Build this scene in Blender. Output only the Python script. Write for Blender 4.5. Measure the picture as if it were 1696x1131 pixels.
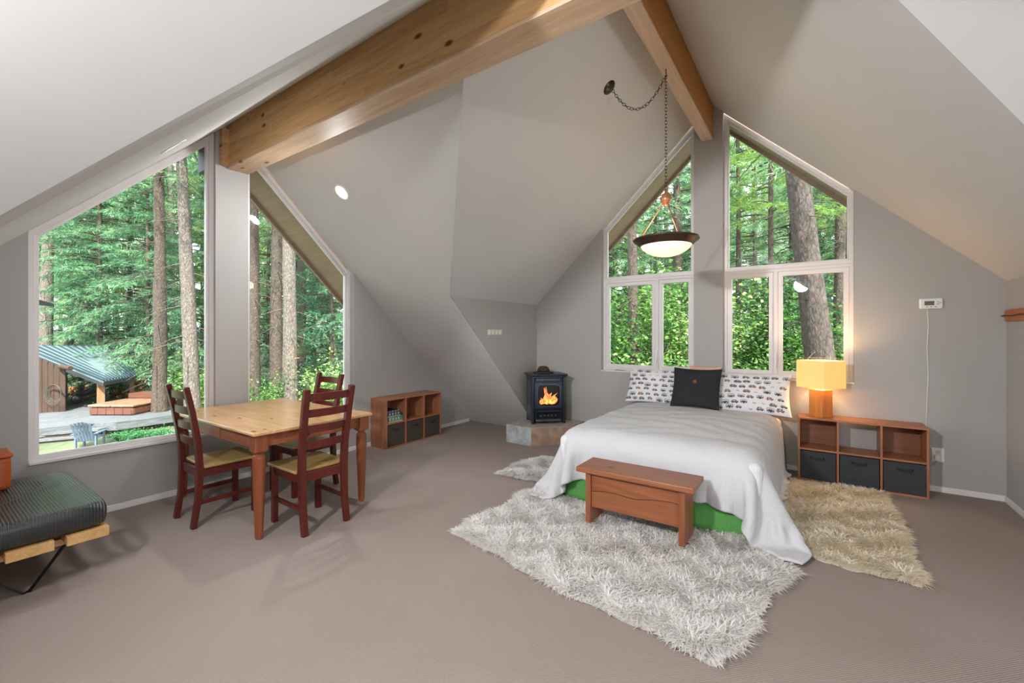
import bpy, math, random
import numpy as np
from mathutils import Vector, Matrix
random.seed(7); RNG = np.random.default_rng(11)
scene = bpy.context.scene
for o in list(bpy.data.objects): bpy.data.objects.remove(o)
C = scene.collection
PI = math.pi

# ------------------------------------------------------------------ camera, world, sun, big lights, exposure
YAW = math.radians(34.885); CAMH = 1.42; FPX = 720.0; CXP = 848.0; HZ = 553.0
cam_d = bpy.data.cameras.new('camera'); cam = bpy.data.objects.new('camera', cam_d); C.objects.link(cam)
cam.location = (0, 0, CAMH); cam.rotation_euler = (PI/2, 0, YAW - PI/2)
cam_d.sensor_width = 36; cam_d.lens = FPX/1696*36; cam_d.shift_y = -12.5/1696; cam_d.clip_start = .05; cam_d.clip_end = 300
scene.camera = cam
scene.view_settings.view_transform = 'Standard'; scene.view_settings.look = 'None'
scene.view_settings.gamma = 1; scene.view_settings.use_curve_mapping = False
scene.view_settings.exposure = 0.22
w = bpy.data.worlds.new('sky'); scene.world = w; w.use_nodes = True
bg = w.node_tree.nodes['Background']; bg.inputs[0].default_value = (.86, .93, 1.0, 1); bg.inputs[1].default_value = 4.2
def light(name, kind, loc, energy, color=(1,1,1), rot=None, **kw):
    d = bpy.data.lights.new(name, kind); d.energy = energy; d.color = color
    for k, v in kw.items(): setattr(d, k, v)
    o = bpy.data.objects.new(name, d); C.objects.link(o); o.location = loc
    if rot is not None: o.rotation_euler = rot
    return o
def aim(o, dirv): o.rotation_euler = Vector(dirv).to_track_quat('-Z', 'Y').to_euler()
sun = light('sun', 'SUN', (0, 0, 30), 14.0, (1, .93, .78), angle=.02); aim(sun, (.45, .62, -.9))
# added unseen fill light in the south wing, behind the camera
a1 = light('south_wing_fill', 'AREA', (.62, -2.95, 1.0), 50, (.96, .98, 1), shape='RECTANGLE', size=1.4, size_y=.9); aim(a1, (.2, 1, .0))

# ------------------------------------------------------------------ helpers
F2 = (math.cos(YAW), math.sin(YAW)); R2 = (math.sin(YAW), -math.cos(YAW))
def col(px, d):                      # plan point in photo column px at depth d
    r = (px - CXP)/FPX*d
    return (F2[0]*d + R2[0]*r, F2[1]*d + R2[1]*r)
def pt(px, py, d):
    x, y = col(px, d); return (x, y, CAMH + (HZ - py)/FPX*d)
def tag(o, label=None, cat=None, group=None, kind=None):
    if label: o['label'] = label
    if cat: o['category'] = cat
    if group: o['group'] = group
    if kind: o['kind'] = kind
    return o
def thing(name, label, cat, loc=(0,0,0), rz=0, group=None):
    o = bpy.data.objects.new(name, None); C.objects.link(o); o.location = loc; o.rotation_euler = (0, 0, rz)
    o.empty_display_size = .1
    return tag(o, label, cat, group)
def root(name, kind='structure', loc=(0,0,0)):
    o = bpy.data.objects.new(name, None); C.objects.link(o); o.location = loc; o['kind'] = kind; return o
def copy_tree(o, parent=None, names=None):
    c = o.copy(); C.objects.link(c)
    if parent: c.parent = parent
    for ch in [x for x in C.objects if x.parent == o]: copy_tree(ch, c)
    return c
class MB:
    def __init__(s): s.v = []; s.f = []
    def add(s, vs, fs):
        n = len(s.v); s.v += [tuple(p) for p in vs]; s.f += [tuple(i+n for i in f) for f in fs]; return s
    def box(s, x0, x1, y0, y1, z0, z1):
        if x0 > x1: x0, x1 = x1, x0
        if y0 > y1: y0, y1 = y1, y0
        if z0 > z1: z0, z1 = z1, z0
        v = [(x0,y0,z0),(x1,y0,z0),(x1,y1,z0),(x0,y1,z0),(x0,y0,z1),(x1,y0,z1),(x1,y1,z1),(x0,y1,z1)]
        return s.add(v, [(0,3,2,1),(4,5,6,7),(0,1,5,4),(1,2,6,5),(2,3,7,6),(3,0,4,7)])
    def prism(s, poly, off):          # poly: 3D points, off: extrusion vector
        n = len(poly); P = [Vector(p) for p in poly]; O = Vector(off)
        nor = Vector((0,0,0))
        for i in range(n): nor += P[i].cross(P[(i+1) % n])
        if nor.dot(O) > 0: P = P[::-1]
        v = P + [p + O for p in P]
        f = [tuple(range(n)), tuple(range(2*n-1, n-1, -1))]
        for i in range(n): j = (i+1) % n; f.append((j, i, n+i, n+j))
        return s.add(v, f)
    def sweep(s, pts, rads, n=8, square=False, cap=True, aspect=1):
        P = [Vector(p) for p in pts]; rings = []
        if not hasattr(rads, '__len__'): rads = [rads]*len(P)
        up = Vector((0,0,1))
        t0 = (P[1]-P[0]).normalized()
        ref = Vector((1,0,0)) if abs(t0.z) > .7 else up
        V = []
        for i, p in enumerate(P):
            t = (P[min(i+1, len(P)-1)] - P[max(i-1, 0)]).normalized()
            a = ref - t*ref.dot(t); a.normalize(); b = t.cross(a)
            for k in range(n):
                an = 2*PI*k/n + (PI/4 if square else 0); q = rads[i]*(math.sqrt(2) if square else 1)
                V.append(p + a*math.cos(an)*q*aspect + b*math.sin(an)*q)
        f = []
        for i in range(len(P)-1):
            for k in range(n):
                k2 = (k+1) % n; f.append((i*n+k, i*n+k2, (i+1)*n+k2, (i+1)*n+k))
        if cap: f.append(tuple(range(n-1, -1, -1))); f.append(tuple((len(P)-1)*n+k for k in range(n)))
        return s.add(V, f)
    def lathe(s, prof, c=(0,0,0), n=32, axis='z'):
        V = []; f = []; m = len(prof)
        for r, z in prof:
            for k in range(n):
                a = 2*PI*k/n; p = (r*math.cos(a), r*math.sin(a), z)
                if axis == 'y': p = (p[0], p[2], p[1])
                if axis == 'x': p = (p[2], p[0], p[1])
                V.append((p[0]+c[0], p[1]+c[1], p[2]+c[2]))
        for i in range(m-1):
            for k in range(n):
                k2 = (k+1) % n; q = (i*n+k, i*n+k2, (i+1)*n+k2, (i+1)*n+k)
                f.append(q if axis != 'y' else q[::-1])
        return s.add(V, f)
    def xf(s, M):
        s.v = [tuple(M @ Vector(p)) for p in s.v]; return s
    def build(s, name, m, parent=None, bevel=0, smooth=False, loc=None, label=None, kind=None, seg=2):
        me = bpy.data.meshes.new(name); me.from_pydata(s.v, [], s.f); me.materials.append(m)
        if smooth:
            me.polygons.foreach_set('use_smooth', [True]*len(me.polygons))
        me.update()
        o = bpy.data.objects.new(name, me); C.objects.link(o)
        if parent: o.parent = parent
        if loc: o.location = loc
        if bevel:
            b = o.modifiers.new('bevel', 'BEVEL'); b.width = bevel; b.segments = seg; b.limit_method = 'ANGLE'; b.angle_limit = .6
            b.harden_normals = False
        if label: o['label'] = label
        if kind: o['kind'] = kind
        return o
def npmesh(name, V, Fq, m, parent=None, smooth=True, kind=None):
    me = bpy.data.meshes.new(name)
    V = np.asarray(V, np.float32); Fq = np.asarray(Fq, np.int32); k = Fq.shape[1]
    me.vertices.add(len(V)); me.vertices.foreach_set('co', V.ravel())
    me.loops.add(Fq.size); me.loops.foreach_set('vertex_index', Fq.ravel())
    me.polygons.add(len(Fq)); me.polygons.foreach_set('loop_start', np.arange(0, Fq.size, k, dtype=np.int32))
    me.update(calc_edges=True)
    if smooth: me.polygons.foreach_set('use_smooth', [True]*len(me.polygons))
    me.materials.append(m); me.validate()
    if name is None: return me
    o = bpy.data.objects.new(name, me); C.objects.link(o)
    if parent: o.parent = parent
    if kind: o['kind'] = kind
    return o
def gridfaces(nu, nv):
    i = np.arange(nu-1)[:, None]*nv + np.arange(nv-1)[None, :]
    return np.stack([i, i+nv, i+nv+1, i+1], -1).reshape(-1, 4)

# ------------------------------------------------------------------ materials
def lin(c):
    return tuple((x/255/12.92 if x/255 <= .04045 else ((x/255+.055)/1.055)**2.4) for x in c) + (1,)
class NT:
    def __init__(s, name):
        s.m = bpy.data.materials.new(name); s.m.use_nodes = True; s.t = s.m.node_tree; s.n = s.t.nodes; s.b = s.n['Principled BSDF']
    def new(s, ty, **kw):
        x = s.n.new(ty)
        for k, v in kw.items():
            if k in x.inputs: x.inputs[k].default_value = v
            else: setattr(x, k, v)
        return x
    def link(s, a, b): s.t.links.new(a, b)
    def coords(s, scale=(1,1,1), kind='Object', rot=(0,0,0)):
        tc = s.new('ShaderNodeTexCoord'); mp = s.new('ShaderNodeMapping'); mp.inputs['Scale'].default_value = scale; mp.inputs['Rotation'].default_value = rot
        s.link(tc.outputs[kind], mp.inputs[0]); return mp.outputs[0]
    def noise(s, vec, scale, detail=4, rough=.55, dist=0):
        n = s.new('ShaderNodeTexNoise'); n.inputs['Scale'].default_value = scale; n.inputs['Detail'].default_value = detail
        n.inputs['Roughness'].default_value = rough; n.inputs['Distortion'].default_value = dist
        s.link(vec, n.inputs['Vector']); return n.outputs['Fac']
    def ramp(s, fac, stops):
        r = s.new('ShaderNodeValToRGB'); e = r.color_ramp.elements
        while len(e) < len(stops): e.new(.5)
        for q, (p, c) in zip(e, stops): q.position = p; q.color = c
        s.link(fac, r.inputs[0]); return r.outputs[0]
    def bump(s, h, strength=.3, dist=.01):
        b = s.new('ShaderNodeBump'); b.inputs['Strength'].default_value = strength; b.inputs['Distance'].default_value = dist
        s.link(h, b.inputs['Height']); s.link(b.outputs[0], s.b.inputs['Normal'])
    def mixc(s, fac, a, b, mode='MIX'):
        x = s.new('ShaderNodeMix', data_type='RGBA', blend_type=mode)
        for sock, val in ((x.inputs[0], fac), (x.inputs[6], a), (x.inputs[7], b)):
            if hasattr(val, 'is_linked') or hasattr(val, 'links'): s.link(val, sock)
            else: sock.default_value = val
        return x.outputs[2]
    def math(s, op, a, b=None):
        x = s.new('ShaderNodeMath', operation=op)
        for i, v in enumerate((a, b)):
            if v is None: continue
            if hasattr(v, 'links'): s.link(v, x.inputs[i])
            else: x.inputs[i].default_value = v
        return x.outputs[0]
def plain(name, c, rough=.5, metal=0, nscale=0, namp=.08, bump=0, bdist=.004, spec=.5, **kw):
    t = NT(name); t.b.inputs['Roughness'].default_value = rough; t.b.inputs['Metallic'].default_value = metal
    t.b.inputs['Specular IOR Level'].default_value = spec
    L = lin(c); v = t.coords()
    f = t.noise(v, nscale or 12, 4)
    lo = tuple(x*(1-namp) for x in L[:3]) + (1,); hi = tuple(min(1, x*(1+namp)) for x in L[:3]) + (1,)
    t.link(t.ramp(f, [(.3, lo), (.7, hi)]), t.b.inputs['Base Color'])
    if bump: t.bump(t.noise(v, (nscale or 12)*6, 3), bump, bdist)
    return t.m
def wood(name, c1, c2, axis=0, scale=1.0, rough=.4, knots=0, lam=None, lamamp=.25, bump=.12, spec=.4, dark=None):
    t = NT(name); sc = [14*scale]*3; sc[axis] = 1.1*scale
    v = t.coords(tuple(sc)); f = t.noise(v, 1.0, 5, .6, 1.6)
    g = t.noise(v, 6, 3, .6, .3)
    base = t.ramp(f, [(.25, lin(c1)), (.5, lin([(a+b)/2 for a, b in zip(c1, c2)])), (.75, lin(c2))])
    base = t.mixc(.22, base, t.ramp(g, [(.3, (.35,.3,.28,1)), (.65, (1,1,1,1))]), 'MULTIPLY')
    if lam:
        ax, size = lam; tc = t.new('ShaderNodeTexCoord'); sx = t.new('ShaderNodeSeparateXYZ'); t.link(tc.outputs['Object'], sx.inputs[0])
        q = t.math('FLOOR', t.math('DIVIDE', sx.outputs[ax], size)); q2 = t.math('FLOOR', t.math('DIVIDE', t.math('ADD', sx.outputs[axis], t.math('MULTIPLY', q, .77)), 1.15))
        wn = t.new('ShaderNodeTexWhiteNoise', noise_dimensions='2D'); cb = t.new('ShaderNodeCombineXYZ'); t.link(q, cb.inputs[0]); t.link(q2, cb.inputs[1]); t.link(cb.outputs[0], wn.inputs['Vector'])
        base = t.mixc(lamamp, base, t.ramp(wn.outputs['Value'], [(0, (.45,.33,.24,1)), (1, (1,1,1,1))]), 'MULTIPLY')
    if knots:
        s2 = [4.5*knots]*3; s2[axis] = 2.2*knots
        v2 = t.coords(tuple(s2)); vo = t.new('ShaderNodeTexVoronoi'); vo.inputs['Scale'].default_value = 1.0; t.link(v2, vo.inputs['Vector'])
        k = t.ramp(vo.outputs['Distance'], [(.07, (1,1,1,1)), (.14, (0,0,0,1))])
        base = t.mixc(k, base, lin(dark or [c*.42 for c in c1]))
    t.link(base, t.b.inputs['Base Color']); t.b.inputs['Roughness'].default_value = rough; t.b.inputs['Specular IOR Level'].default_value = spec
    if bump: t.bump(g, bump, .002)
    return t.m
def emis(name, c, strength, base=None):
    t = NT(name); t.b.inputs['Base Color'].default_value = lin(base or c); t.b.inputs['Emission Color'].default_value = lin(c); t.b.inputs['Emission Strength'].default_value = strength
    t.b.inputs['Roughness'].default_value = .5
    return t.m
def leafmat(name, stops, trans=.45, nscale=.6, tint=None):
    t = NT(name); v = t.coords(); f = t.noise(v, nscale*6, 3)
    oi = t.new('ShaderNodeObjectInfo')
    ge = t.new('ShaderNodeNewGeometry')
    mixf = t.math('ADD', t.math('MULTIPLY', f, .55), t.math('ADD', t.math('MULTIPLY', ge.outputs['Random Per Island'], .35), t.math('MULTIPLY', oi.outputs['Random'], .18)))
    c = t.ramp(mixf, [(p, lin(q)) for p, q in stops])
    d = t.new('ShaderNodeBsdfDiffuse'); tr = t.new('ShaderNodeBsdfTranslucent'); mx = t.new('ShaderNodeMixShader'); mx.inputs[0].default_value = trans
    t.link(c, d.inputs[0]); t.link(c, tr.inputs[0]); t.link(d.outputs[0], mx.inputs[1]); t.link(tr.outputs[0], mx.inputs[2])
    t.link(mx.outputs[0], t.n['Material Output'].inputs[0]); return t.m
M = {}
M['wall'] = plain('wall_paint', (176, 174, 171), .75, nscale=1.5, namp=.02, bump=.06, bdist=.001, spec=.25)
M['ceil'] = plain('ceiling_paint', (206, 205, 204), .75, nscale=1.5, namp=.02, bump=.05, bdist=.001, spec=.25)
M['white'] = plain('white_trim_paint', (232, 230, 229), .4, nscale=3, namp=.02)
M['vinyl'] = plain('white_window_vinyl', (226, 221, 220), .35, nscale=3, namp=.02)
M['beam1'] = wood('honey_glulam_lengthwise', (196, 150, 98), (228, 190, 140), 1, .8, .5, 1.5, (2, .062), .3, dark=(92, 52, 24))
M['beam2'] = wood('honey_glulam_crosswise', (176, 116, 50), (204, 148, 84), 0, .8, .65, 0, (1, .05), .3)
M['table'] = wood('pine_tabletop', (204, 152, 100), (226, 188, 138), 1, .7, .2, 1.7, (0, .12), .22, dark=(110, 62, 30), spec=.6)
M['tleg'] = wood('reddish_pine', (122, 64, 38), (156, 90, 56), 2, .9, .38, .6, dark=(70, 25, 12))
M['tapron'] = wood('reddish_pine_rail', (126, 70, 44), (164, 102, 68), 1, .9, .38, .9, dark=(64, 26, 14))
M['chair'] = wood('dark_red_stained_wood', (72, 22, 17), (104, 38, 27), 2, 1.2, .35, .0, bump=.05)
M['seat'] = wood('worn_varnished_seat', (150, 122, 66), (186, 160, 106), 1, .8, .3, .0, (0, .1), .25)
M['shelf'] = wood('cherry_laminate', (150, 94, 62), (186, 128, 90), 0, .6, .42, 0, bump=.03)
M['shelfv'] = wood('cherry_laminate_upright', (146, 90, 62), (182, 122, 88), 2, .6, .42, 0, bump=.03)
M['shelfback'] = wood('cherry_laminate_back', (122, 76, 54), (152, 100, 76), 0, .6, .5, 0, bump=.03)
M['bench'] = wood('rustic_fir_bench_wood', (126, 72, 46), (166, 106, 72), 1, .7, .4, 1.5, dark=(58, 26, 12))
M['benchz'] = wood('rustic_fir_bench_leg_wood', (122, 70, 44), (160, 100, 66), 2, .7, .4, .5, dark=(62, 28, 12))
M['slat'] = wood('oak_slat', (196, 150, 92), (220, 178, 122), 1, 1, .45, 0)
M['bin'] = plain('charcoal_bin_fabric', (52, 54, 60), .85, nscale=60, namp=.12, bump=.2)
M['binl'] = plain('charcoal_bin_edge', (34, 35, 40), .8)
M['binb'] = plain('dark_brown_bin_fabric', (66, 58, 50), .85, nscale=60, namp=.12, bump=.2)
M['iron'] = plain('blue_black_cast_iron', (46, 54, 68), .32, .35, nscale=20, namp=.15)
M['ironl'] = plain('stove_grey_metal', (92, 98, 110), .3, .5)
M['blacksteel'] = plain('black_steel', (24, 24, 26), .4, .6)
M['darkhole'] = plain('matte_black', (12, 12, 14), .8)  # near-black for stove recesses, grille backing and the bench crack
M['bronze'] = plain('dark_bronze', (74, 54, 44), .4, .6, nscale=30, namp=.2)
M['chain'] = plain('chain_bronze', (82, 72, 66), .35, .8)
M['bronzel'] = plain('warm_bronze', (186, 128, 92), .4, .5)
M['green'] = plain('green_bedskirt_cloth', (92, 160, 82), .9, nscale=80, namp=.1, bump=.3)
M['mattress'] = plain('mattress_ticking', (222, 222, 224), .9)
M['black'] = plain('black_linen', (32, 34, 38), .85, nscale=120, namp=.2, bump=.3)
M['button'] = wood('brown_wooden_button', (110, 62, 34), (140, 84, 46), 0, 3, .5)
M['peach'] = plain('peach_cloth', (220, 176, 150), .9)
M['plastic'] = plain('white_plastic', (232, 232, 228), .35, nscale=3, namp=.01)
M['cream'] = plain('cream_plastic', (216, 208, 178), .4, nscale=3, namp=.02)
M['lcd'] = plain('lcd_grey_green', (92, 104, 98), .25)
M['grey'] = plain('grey_detail', (140, 140, 142), .4)
M['hat'] = plain('dark_brown_felt', (70, 52, 40), .9, nscale=30, namp=.2)
M['hatd'] = plain('near_black_felt', (26, 20, 18), .9)
M['leather'] = plain('orange_brown_leather', (172, 78, 28), .4, nscale=9, namp=.25, bump=.2)
M['board'] = wood('orange_ledge_wood', (172, 88, 34), (196, 112, 50), 0, .8, .4)
M['shade'] = emis('glowing_cream_shade', (255, 196, 104), .72, (190, 160, 118))
M['can'] = emis('recessed_or_fill_glow', (255, 252, 245), 1.4)
M['soffit'] = wood('brown_soffit_board', (138, 110, 90), (160, 132, 110), 1, .5, .7)
M['outbeam'] = plain('dark_blue_grey_painted_beam_end', (62, 66, 84), .6)
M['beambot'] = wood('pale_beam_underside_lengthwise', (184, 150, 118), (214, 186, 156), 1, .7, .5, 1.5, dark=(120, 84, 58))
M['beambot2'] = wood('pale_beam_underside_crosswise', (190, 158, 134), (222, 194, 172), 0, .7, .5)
M['slate'] = plain('blue_grey_slate_tile', (176, 182, 184), .45, nscale=14, namp=.3, bump=.2)
M['slatebrown'] = plain('brown_slate_tile', (168, 142, 122), .45, nscale=10, namp=.3, bump=.2)
M['slatetop'] = plain('grey_beige_slate_tile', (176, 166, 154), .45, nscale=12, namp=.18, bump=.2)
M['grout'] = plain('pale_grout', (176, 170, 160), .8)
M['game'] = plain('teal_box_card', (84, 128, 122), .5, nscale=40, namp=.35)
M['gameb'] = plain('blue_box_card', (48, 62, 96), .5, nscale=40, namp=.35)
M['gamew'] = plain('pale_box_card', (196, 188, 160), .5, nscale=40, namp=.3)
# glass
def glass_mat():
    t = NT('window_glass'); tr = t.new('ShaderNodeBsdfTransparent'); gl = t.new('ShaderNodeBsdfGlossy'); gl.inputs['Roughness'].default_value = 0.0
    tr.inputs[0].default_value = (.97, .985, .975, 1)
    fr = t.new('ShaderNodeFresnel'); fr.inputs[0].default_value = 1.45; mx = t.new('ShaderNodeMixShader')
    t.link(fr.outputs[0], mx.inputs[0]); t.link(tr.outputs[0], mx.inputs[1]); t.link(gl.outputs[0], mx.inputs[2]); t.link(mx.outputs[0], t.n['Material Output'].inputs[0]); return t.m
M['glass'] = glass_mat()
# carpet
def carpet():
    t = NT('taupe_ribbed_carpet'); v = t.coords((1, 1, 1)); 
    f = t.noise(v, .9, 3); g = t.noise(v, 150, 2, .7)
    wv = t.new('ShaderNodeTexWave', wave_type='BANDS', bands_direction='DIAGONAL'); wv.inputs['Scale'].default_value = 48; wv.inputs['Distortion'].default_value = 1.5; wv.inputs['Detail'].default_value = 2; wv.inputs['Detail Scale'].default_value = 6
    t.link(v, wv.inputs['Vector'])
    b = t.ramp(f, [(.3, lin((158, 145, 137))), (.7, lin((168, 155, 148)))])
    b = t.mixc(.35, b, t.ramp(g, [(.3, (.62,.6,.58,1)), (.7, (1,1,1,1))]), 'MULTIPLY')
    b = t.mixc(.16, b, t.ramp(wv.outputs['Fac'], [(.1, (.6,.58,.56,1)), (.6, (1,1,1,1))]), 'MULTIPLY')
    t.link(b, t.b.inputs['Base Color']); t.b.inputs['Roughness'].default_value = .95; t.b.inputs['Specular IOR Level'].default_value = .1
    t.bump(t.math('ADD', g, t.math('MULTIPLY', wv.outputs['Fac'], .7)), .5, .006); return t.m
M['carpet'] = carpet()
def duvet_mat():
    t = NT('white_cotton_duvet'); v = t.coords((1,1,1)); n1 = t.noise(v, 5, 5, .6, .6); n2 = t.noise(v, 26, 3, .6, .8)
    t.b.inputs['Base Color'].default_value = lin((206, 206, 209)); t.b.inputs['Roughness'].default_value = .9; t.b.inputs['Specular IOR Level'].default_value = .15
    t.bump(t.math('ADD', n1, t.math('MULTIPLY', n2, .22)), .55, .03); return t.m
M['duvet'] = duvet_mat()
def vcol_mat(name, rough=.9):
    t = NT(name); a = t.new('ShaderNodeVertexColor', layer_name='print'); t.link(a.outputs[0], t.b.inputs['Base Color']); t.b.inputs['Roughness'].default_value = rough
    t.bump(t.noise(t.coords(), 14, 3), .25, .01); return t.m
M['print'] = vcol_mat('camper_print_cotton')
def cushion_mat():
    t = NT('ribbed_black_leather'); wv = t.new('ShaderNodeTexWave', wave_type='BANDS', bands_direction='X'); wv.inputs['Scale'].default_value = 22; wv.inputs['Distortion'].default_value = .6; wv.inputs['Detail Scale'].default_value = .6
    v = t.coords(); t.link(v, wv.inputs['Vector'])
    wy = t.new('ShaderNodeTexWave', wave_type='BANDS', bands_direction='Y'); wy.inputs['Scale'].default_value = 26; wy.inputs['Distortion'].default_value = .5; t.link(v, wy.inputs['Vector'])
    t.b.inputs['Base Color'].default_value = lin((28, 33, 37)); t.b.inputs['Roughness'].default_value = .36; t.b.inputs['Specular IOR Level'].default_value = 1.0; t.b.inputs['Coat Weight'].default_value = .5; t.b.inputs['Coat Roughness'].default_value = .3
    t.bump(t.math('ADD', wv.outputs['Fac'], t.math('MULTIPLY', wy.outputs['Fac'], .35)), .6, .012); return t.m
M['cushion'] = cushion_mat()
def fur_mat(name, a, b):
    t = NT(name); ge = t.new('ShaderNodeNewGeometry'); f = t.noise(t.coords(), 3.0, 3)
    c = t.ramp(t.math('ADD', t.math('MULTIPLY', ge.outputs['Random Per Island'], .5), t.math('MULTIPLY', f, .6)), [(.25, lin(a)), (.75, lin(b))])
    t.link(c, t.b.inputs['Base Color']); t.b.inputs['Roughness'].default_value = .8; t.b.inputs['Specular IOR Level'].default_value = .2
    tr = t.new('ShaderNodeBsdfTranslucent'); mx = t.new('ShaderNodeMixShader'); mx.inputs[0].default_value = .4; t.link(c, tr.inputs[0]); t.link(t.b.outputs[0], mx.inputs[1]); t.link(tr.outputs[0], mx.inputs[2]); t.link(mx.outputs[0], t.n['Material Output'].inputs[0]); return t.m
M['furw'] = fur_mat('ivory_fleece', (228, 224, 220), (252, 250, 248)); M['furc'] = fur_mat('cream_fleece', (250, 238, 214), (255, 250, 236))
# outdoors
def bark(name, a, b, sc=1.0):
    t = NT(name); v = t.coords((9*sc, 9*sc, 3.6*sc)); f = t.noise(v, 2.2, 6, .7, .8)
    vo = t.new('ShaderNodeTexVoronoi', feature='DISTANCE_TO_EDGE'); vo.inputs['Scale'].default_value = 2.2; t.link(v, vo.inputs['Vector'])
    c = t.ramp(f, [(.3, lin(a)), (.7, lin(b))]); c = t.mixc(.6, c, t.ramp(vo.outputs['Distance'], [(0, (.3,.28,.26,1)), (.14, (1,1,1,1))]), 'MULTIPLY')
    t.link(c, t.b.inputs['Base Color']); t.b.inputs['Roughness'].default_value = .9; t.bump(t.math('ADD', f, vo.outputs['Distance']), .8, .04); return t.m
M['barkg'] = bark('grey_fir_bark', (76, 68, 64), (140, 130, 124)); M['barkb'] = bark('brown_fir_bark', (58, 49, 44), (108, 96, 88)); M['barkd'] = bark('dark_furrowed_bark', (56, 48, 46), (106, 94, 90), .7)
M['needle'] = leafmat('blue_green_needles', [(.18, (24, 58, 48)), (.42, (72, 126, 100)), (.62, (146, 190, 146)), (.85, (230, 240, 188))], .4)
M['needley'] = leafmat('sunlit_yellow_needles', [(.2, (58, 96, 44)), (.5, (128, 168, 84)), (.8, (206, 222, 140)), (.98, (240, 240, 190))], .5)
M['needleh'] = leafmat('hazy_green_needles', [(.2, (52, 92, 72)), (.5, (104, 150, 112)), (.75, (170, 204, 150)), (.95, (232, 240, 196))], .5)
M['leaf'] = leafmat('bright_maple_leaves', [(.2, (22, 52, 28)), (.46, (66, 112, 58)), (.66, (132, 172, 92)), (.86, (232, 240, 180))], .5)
M['fern'] = leafmat('fern_green', [(.2, (44, 92, 60)), (.6, (92, 150, 104)), (.95, (150, 196, 140))], .4)
def ground_mat():
    t = NT('forest_floor'); v = t.coords(); f = t.noise(v, .45, 6, .65); g = t.noise(v, 7, 4, .7)
    c = t.ramp(f, [(.3, lin((88, 82, 68))), (.45, lin((92, 106, 78))), (.58, lin((112, 122, 94))), (.75, lin((146, 144, 122)))])
    c = t.mixc(.55, c, t.ramp(g, [(.3, (.35,.34,.3,1)), (.65, (1,1,1,1))]), 'MULTIPLY'); t.link(c, t.b.inputs['Base Color']); t.b.inputs['Roughness'].default_value = .95
    t.bump(g, .8, .08); return t.m
M['ground'] = ground_mat()
M['roof'] = plain('teal_grey_metal_roof', (118, 138, 146), .35, .3, nscale=3, namp=.2)
M['seam'] = plain('dark_roof_seam', (52, 70, 82), .4, .3)
M['deck'] = wood('weathered_grey_deck', (78, 82, 88), (122, 127, 134), 0, .8, .7)
M['shedwall'] = wood('dark_brown_shed_board', (56, 42, 35), (84, 64, 52), 2, .7, .75)
M['post'] = wood('light_brown_post', (124, 94, 66), (160, 128, 96), 2, .8, .7)
M['tub'] = wood('red_brown_tub_wood', (86, 54, 44), (122, 80, 64), 0, .9, .55)
M['cover'] = plain('brown_vinyl_cover', (140, 108, 90), .35, nscale=6, namp=.25)
M['log'] = wood('split_firewood', (140, 94, 56), (196, 146, 92), 0, 1.5, .8)
M['blueplastic'] = plain('faded_blue_grey_plastic', (96, 112, 136), .5)
M['bluedark'] = plain('dark_blue_plastic', (46, 58, 84), .45)
M['hose'] = plain('grey_hose', (84, 80, 76), .5)
M['eave'] = plain('dark_metal_eave', (44, 48, 54), .5)

# ------------------------------------------------------------------ room shell
YL = 4.626; XB = 5.411; YK = 3.332; YR = -1.329
SL = .98; RX = 1.915; RZ = 3.474
zL = lambda x: RZ - SL*abs(x-RX)
zBl = lambda y: 1.843 + .96*(YK-y)
zBr = lambda y: 1.87 + .95*(y-YR)
FOOT = RX + RZ/SL
MB().box(-3.9, 5.7, -3.6, 4.85, -.12, 0).build('floor', M['carpet'], kind='structure')
T = .16
def wallpoly(mb, pts, ax, off):      # pts 2D on plane; ax 'y' (x,z at y) or 'x' (y,z at x)
    a, val = ax
    P = [(u, val, v) for u, v in pts] if a == 'y' else [(val, u, v) for u, v in pts]
    O = (0, off, 0) if a == 'y' else (off, 0, 0)
    mb.prism(P, O)
W1 = (.573, 1.76); W2 = (2.046, 3.26); WZ = .47
mb = MB(); ax = ('y', YL)
LF = RX - RZ/SL
e = .1
wallpoly(mb, [(LF, 0), (W1[0], 0), (W1[0], zL(W1[0])+e), (LF, e)], ax, T)
wallpoly(mb, [(W1[0], 0), (W2[1], 0), (W2[1], WZ), (W1[0], WZ)], ax, T)
wallpoly(mb, [(W1[1], WZ), (W2[0], WZ), (W2[0], zL(W2[0])+e), (RX, RZ+e), (W1[1], zL(W1[1])+e)], ax, T)
wallpoly(mb, [(W2[1], 0), (FOOT+.12, 0), (FOOT, e), (W2[1], zL(W2[1])+e)], ax, T)
mb.build('wall_left', M['wall'], kind='structure')
B3 = (2.33, 1.17); B4 = (.859, -.315); BZ = .94
mb = MB(); ax = ('x', XB)
wallpoly(mb, [(YK+.14, 0), (B3[0], 0), (B3[0], zBl(B3[0])+e), (YK+.14, zBl(YK+.14)+e)], ax, T)
wallpoly(mb, [(B3[0], 0), (B4[1], 0), (B4[1], BZ), (B3[0], BZ)], ax, T)
wallpoly(mb, [(B3[1], BZ), (B4[0], BZ), (B4[0], zBr(B4[0])+e), (1.0, zBl(1.0)+e), (B3[1], zBl(B3[1])+e)], ax, T)
wallpoly(mb, [(B4[1], 0), (YR-.14, 0), (YR-.14, zBr(YR-.14)+e), (B4[1], zBr(B4[1])+e)], ax, T)
mb.build('wall_back', M['wall'], kind='structure')
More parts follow.
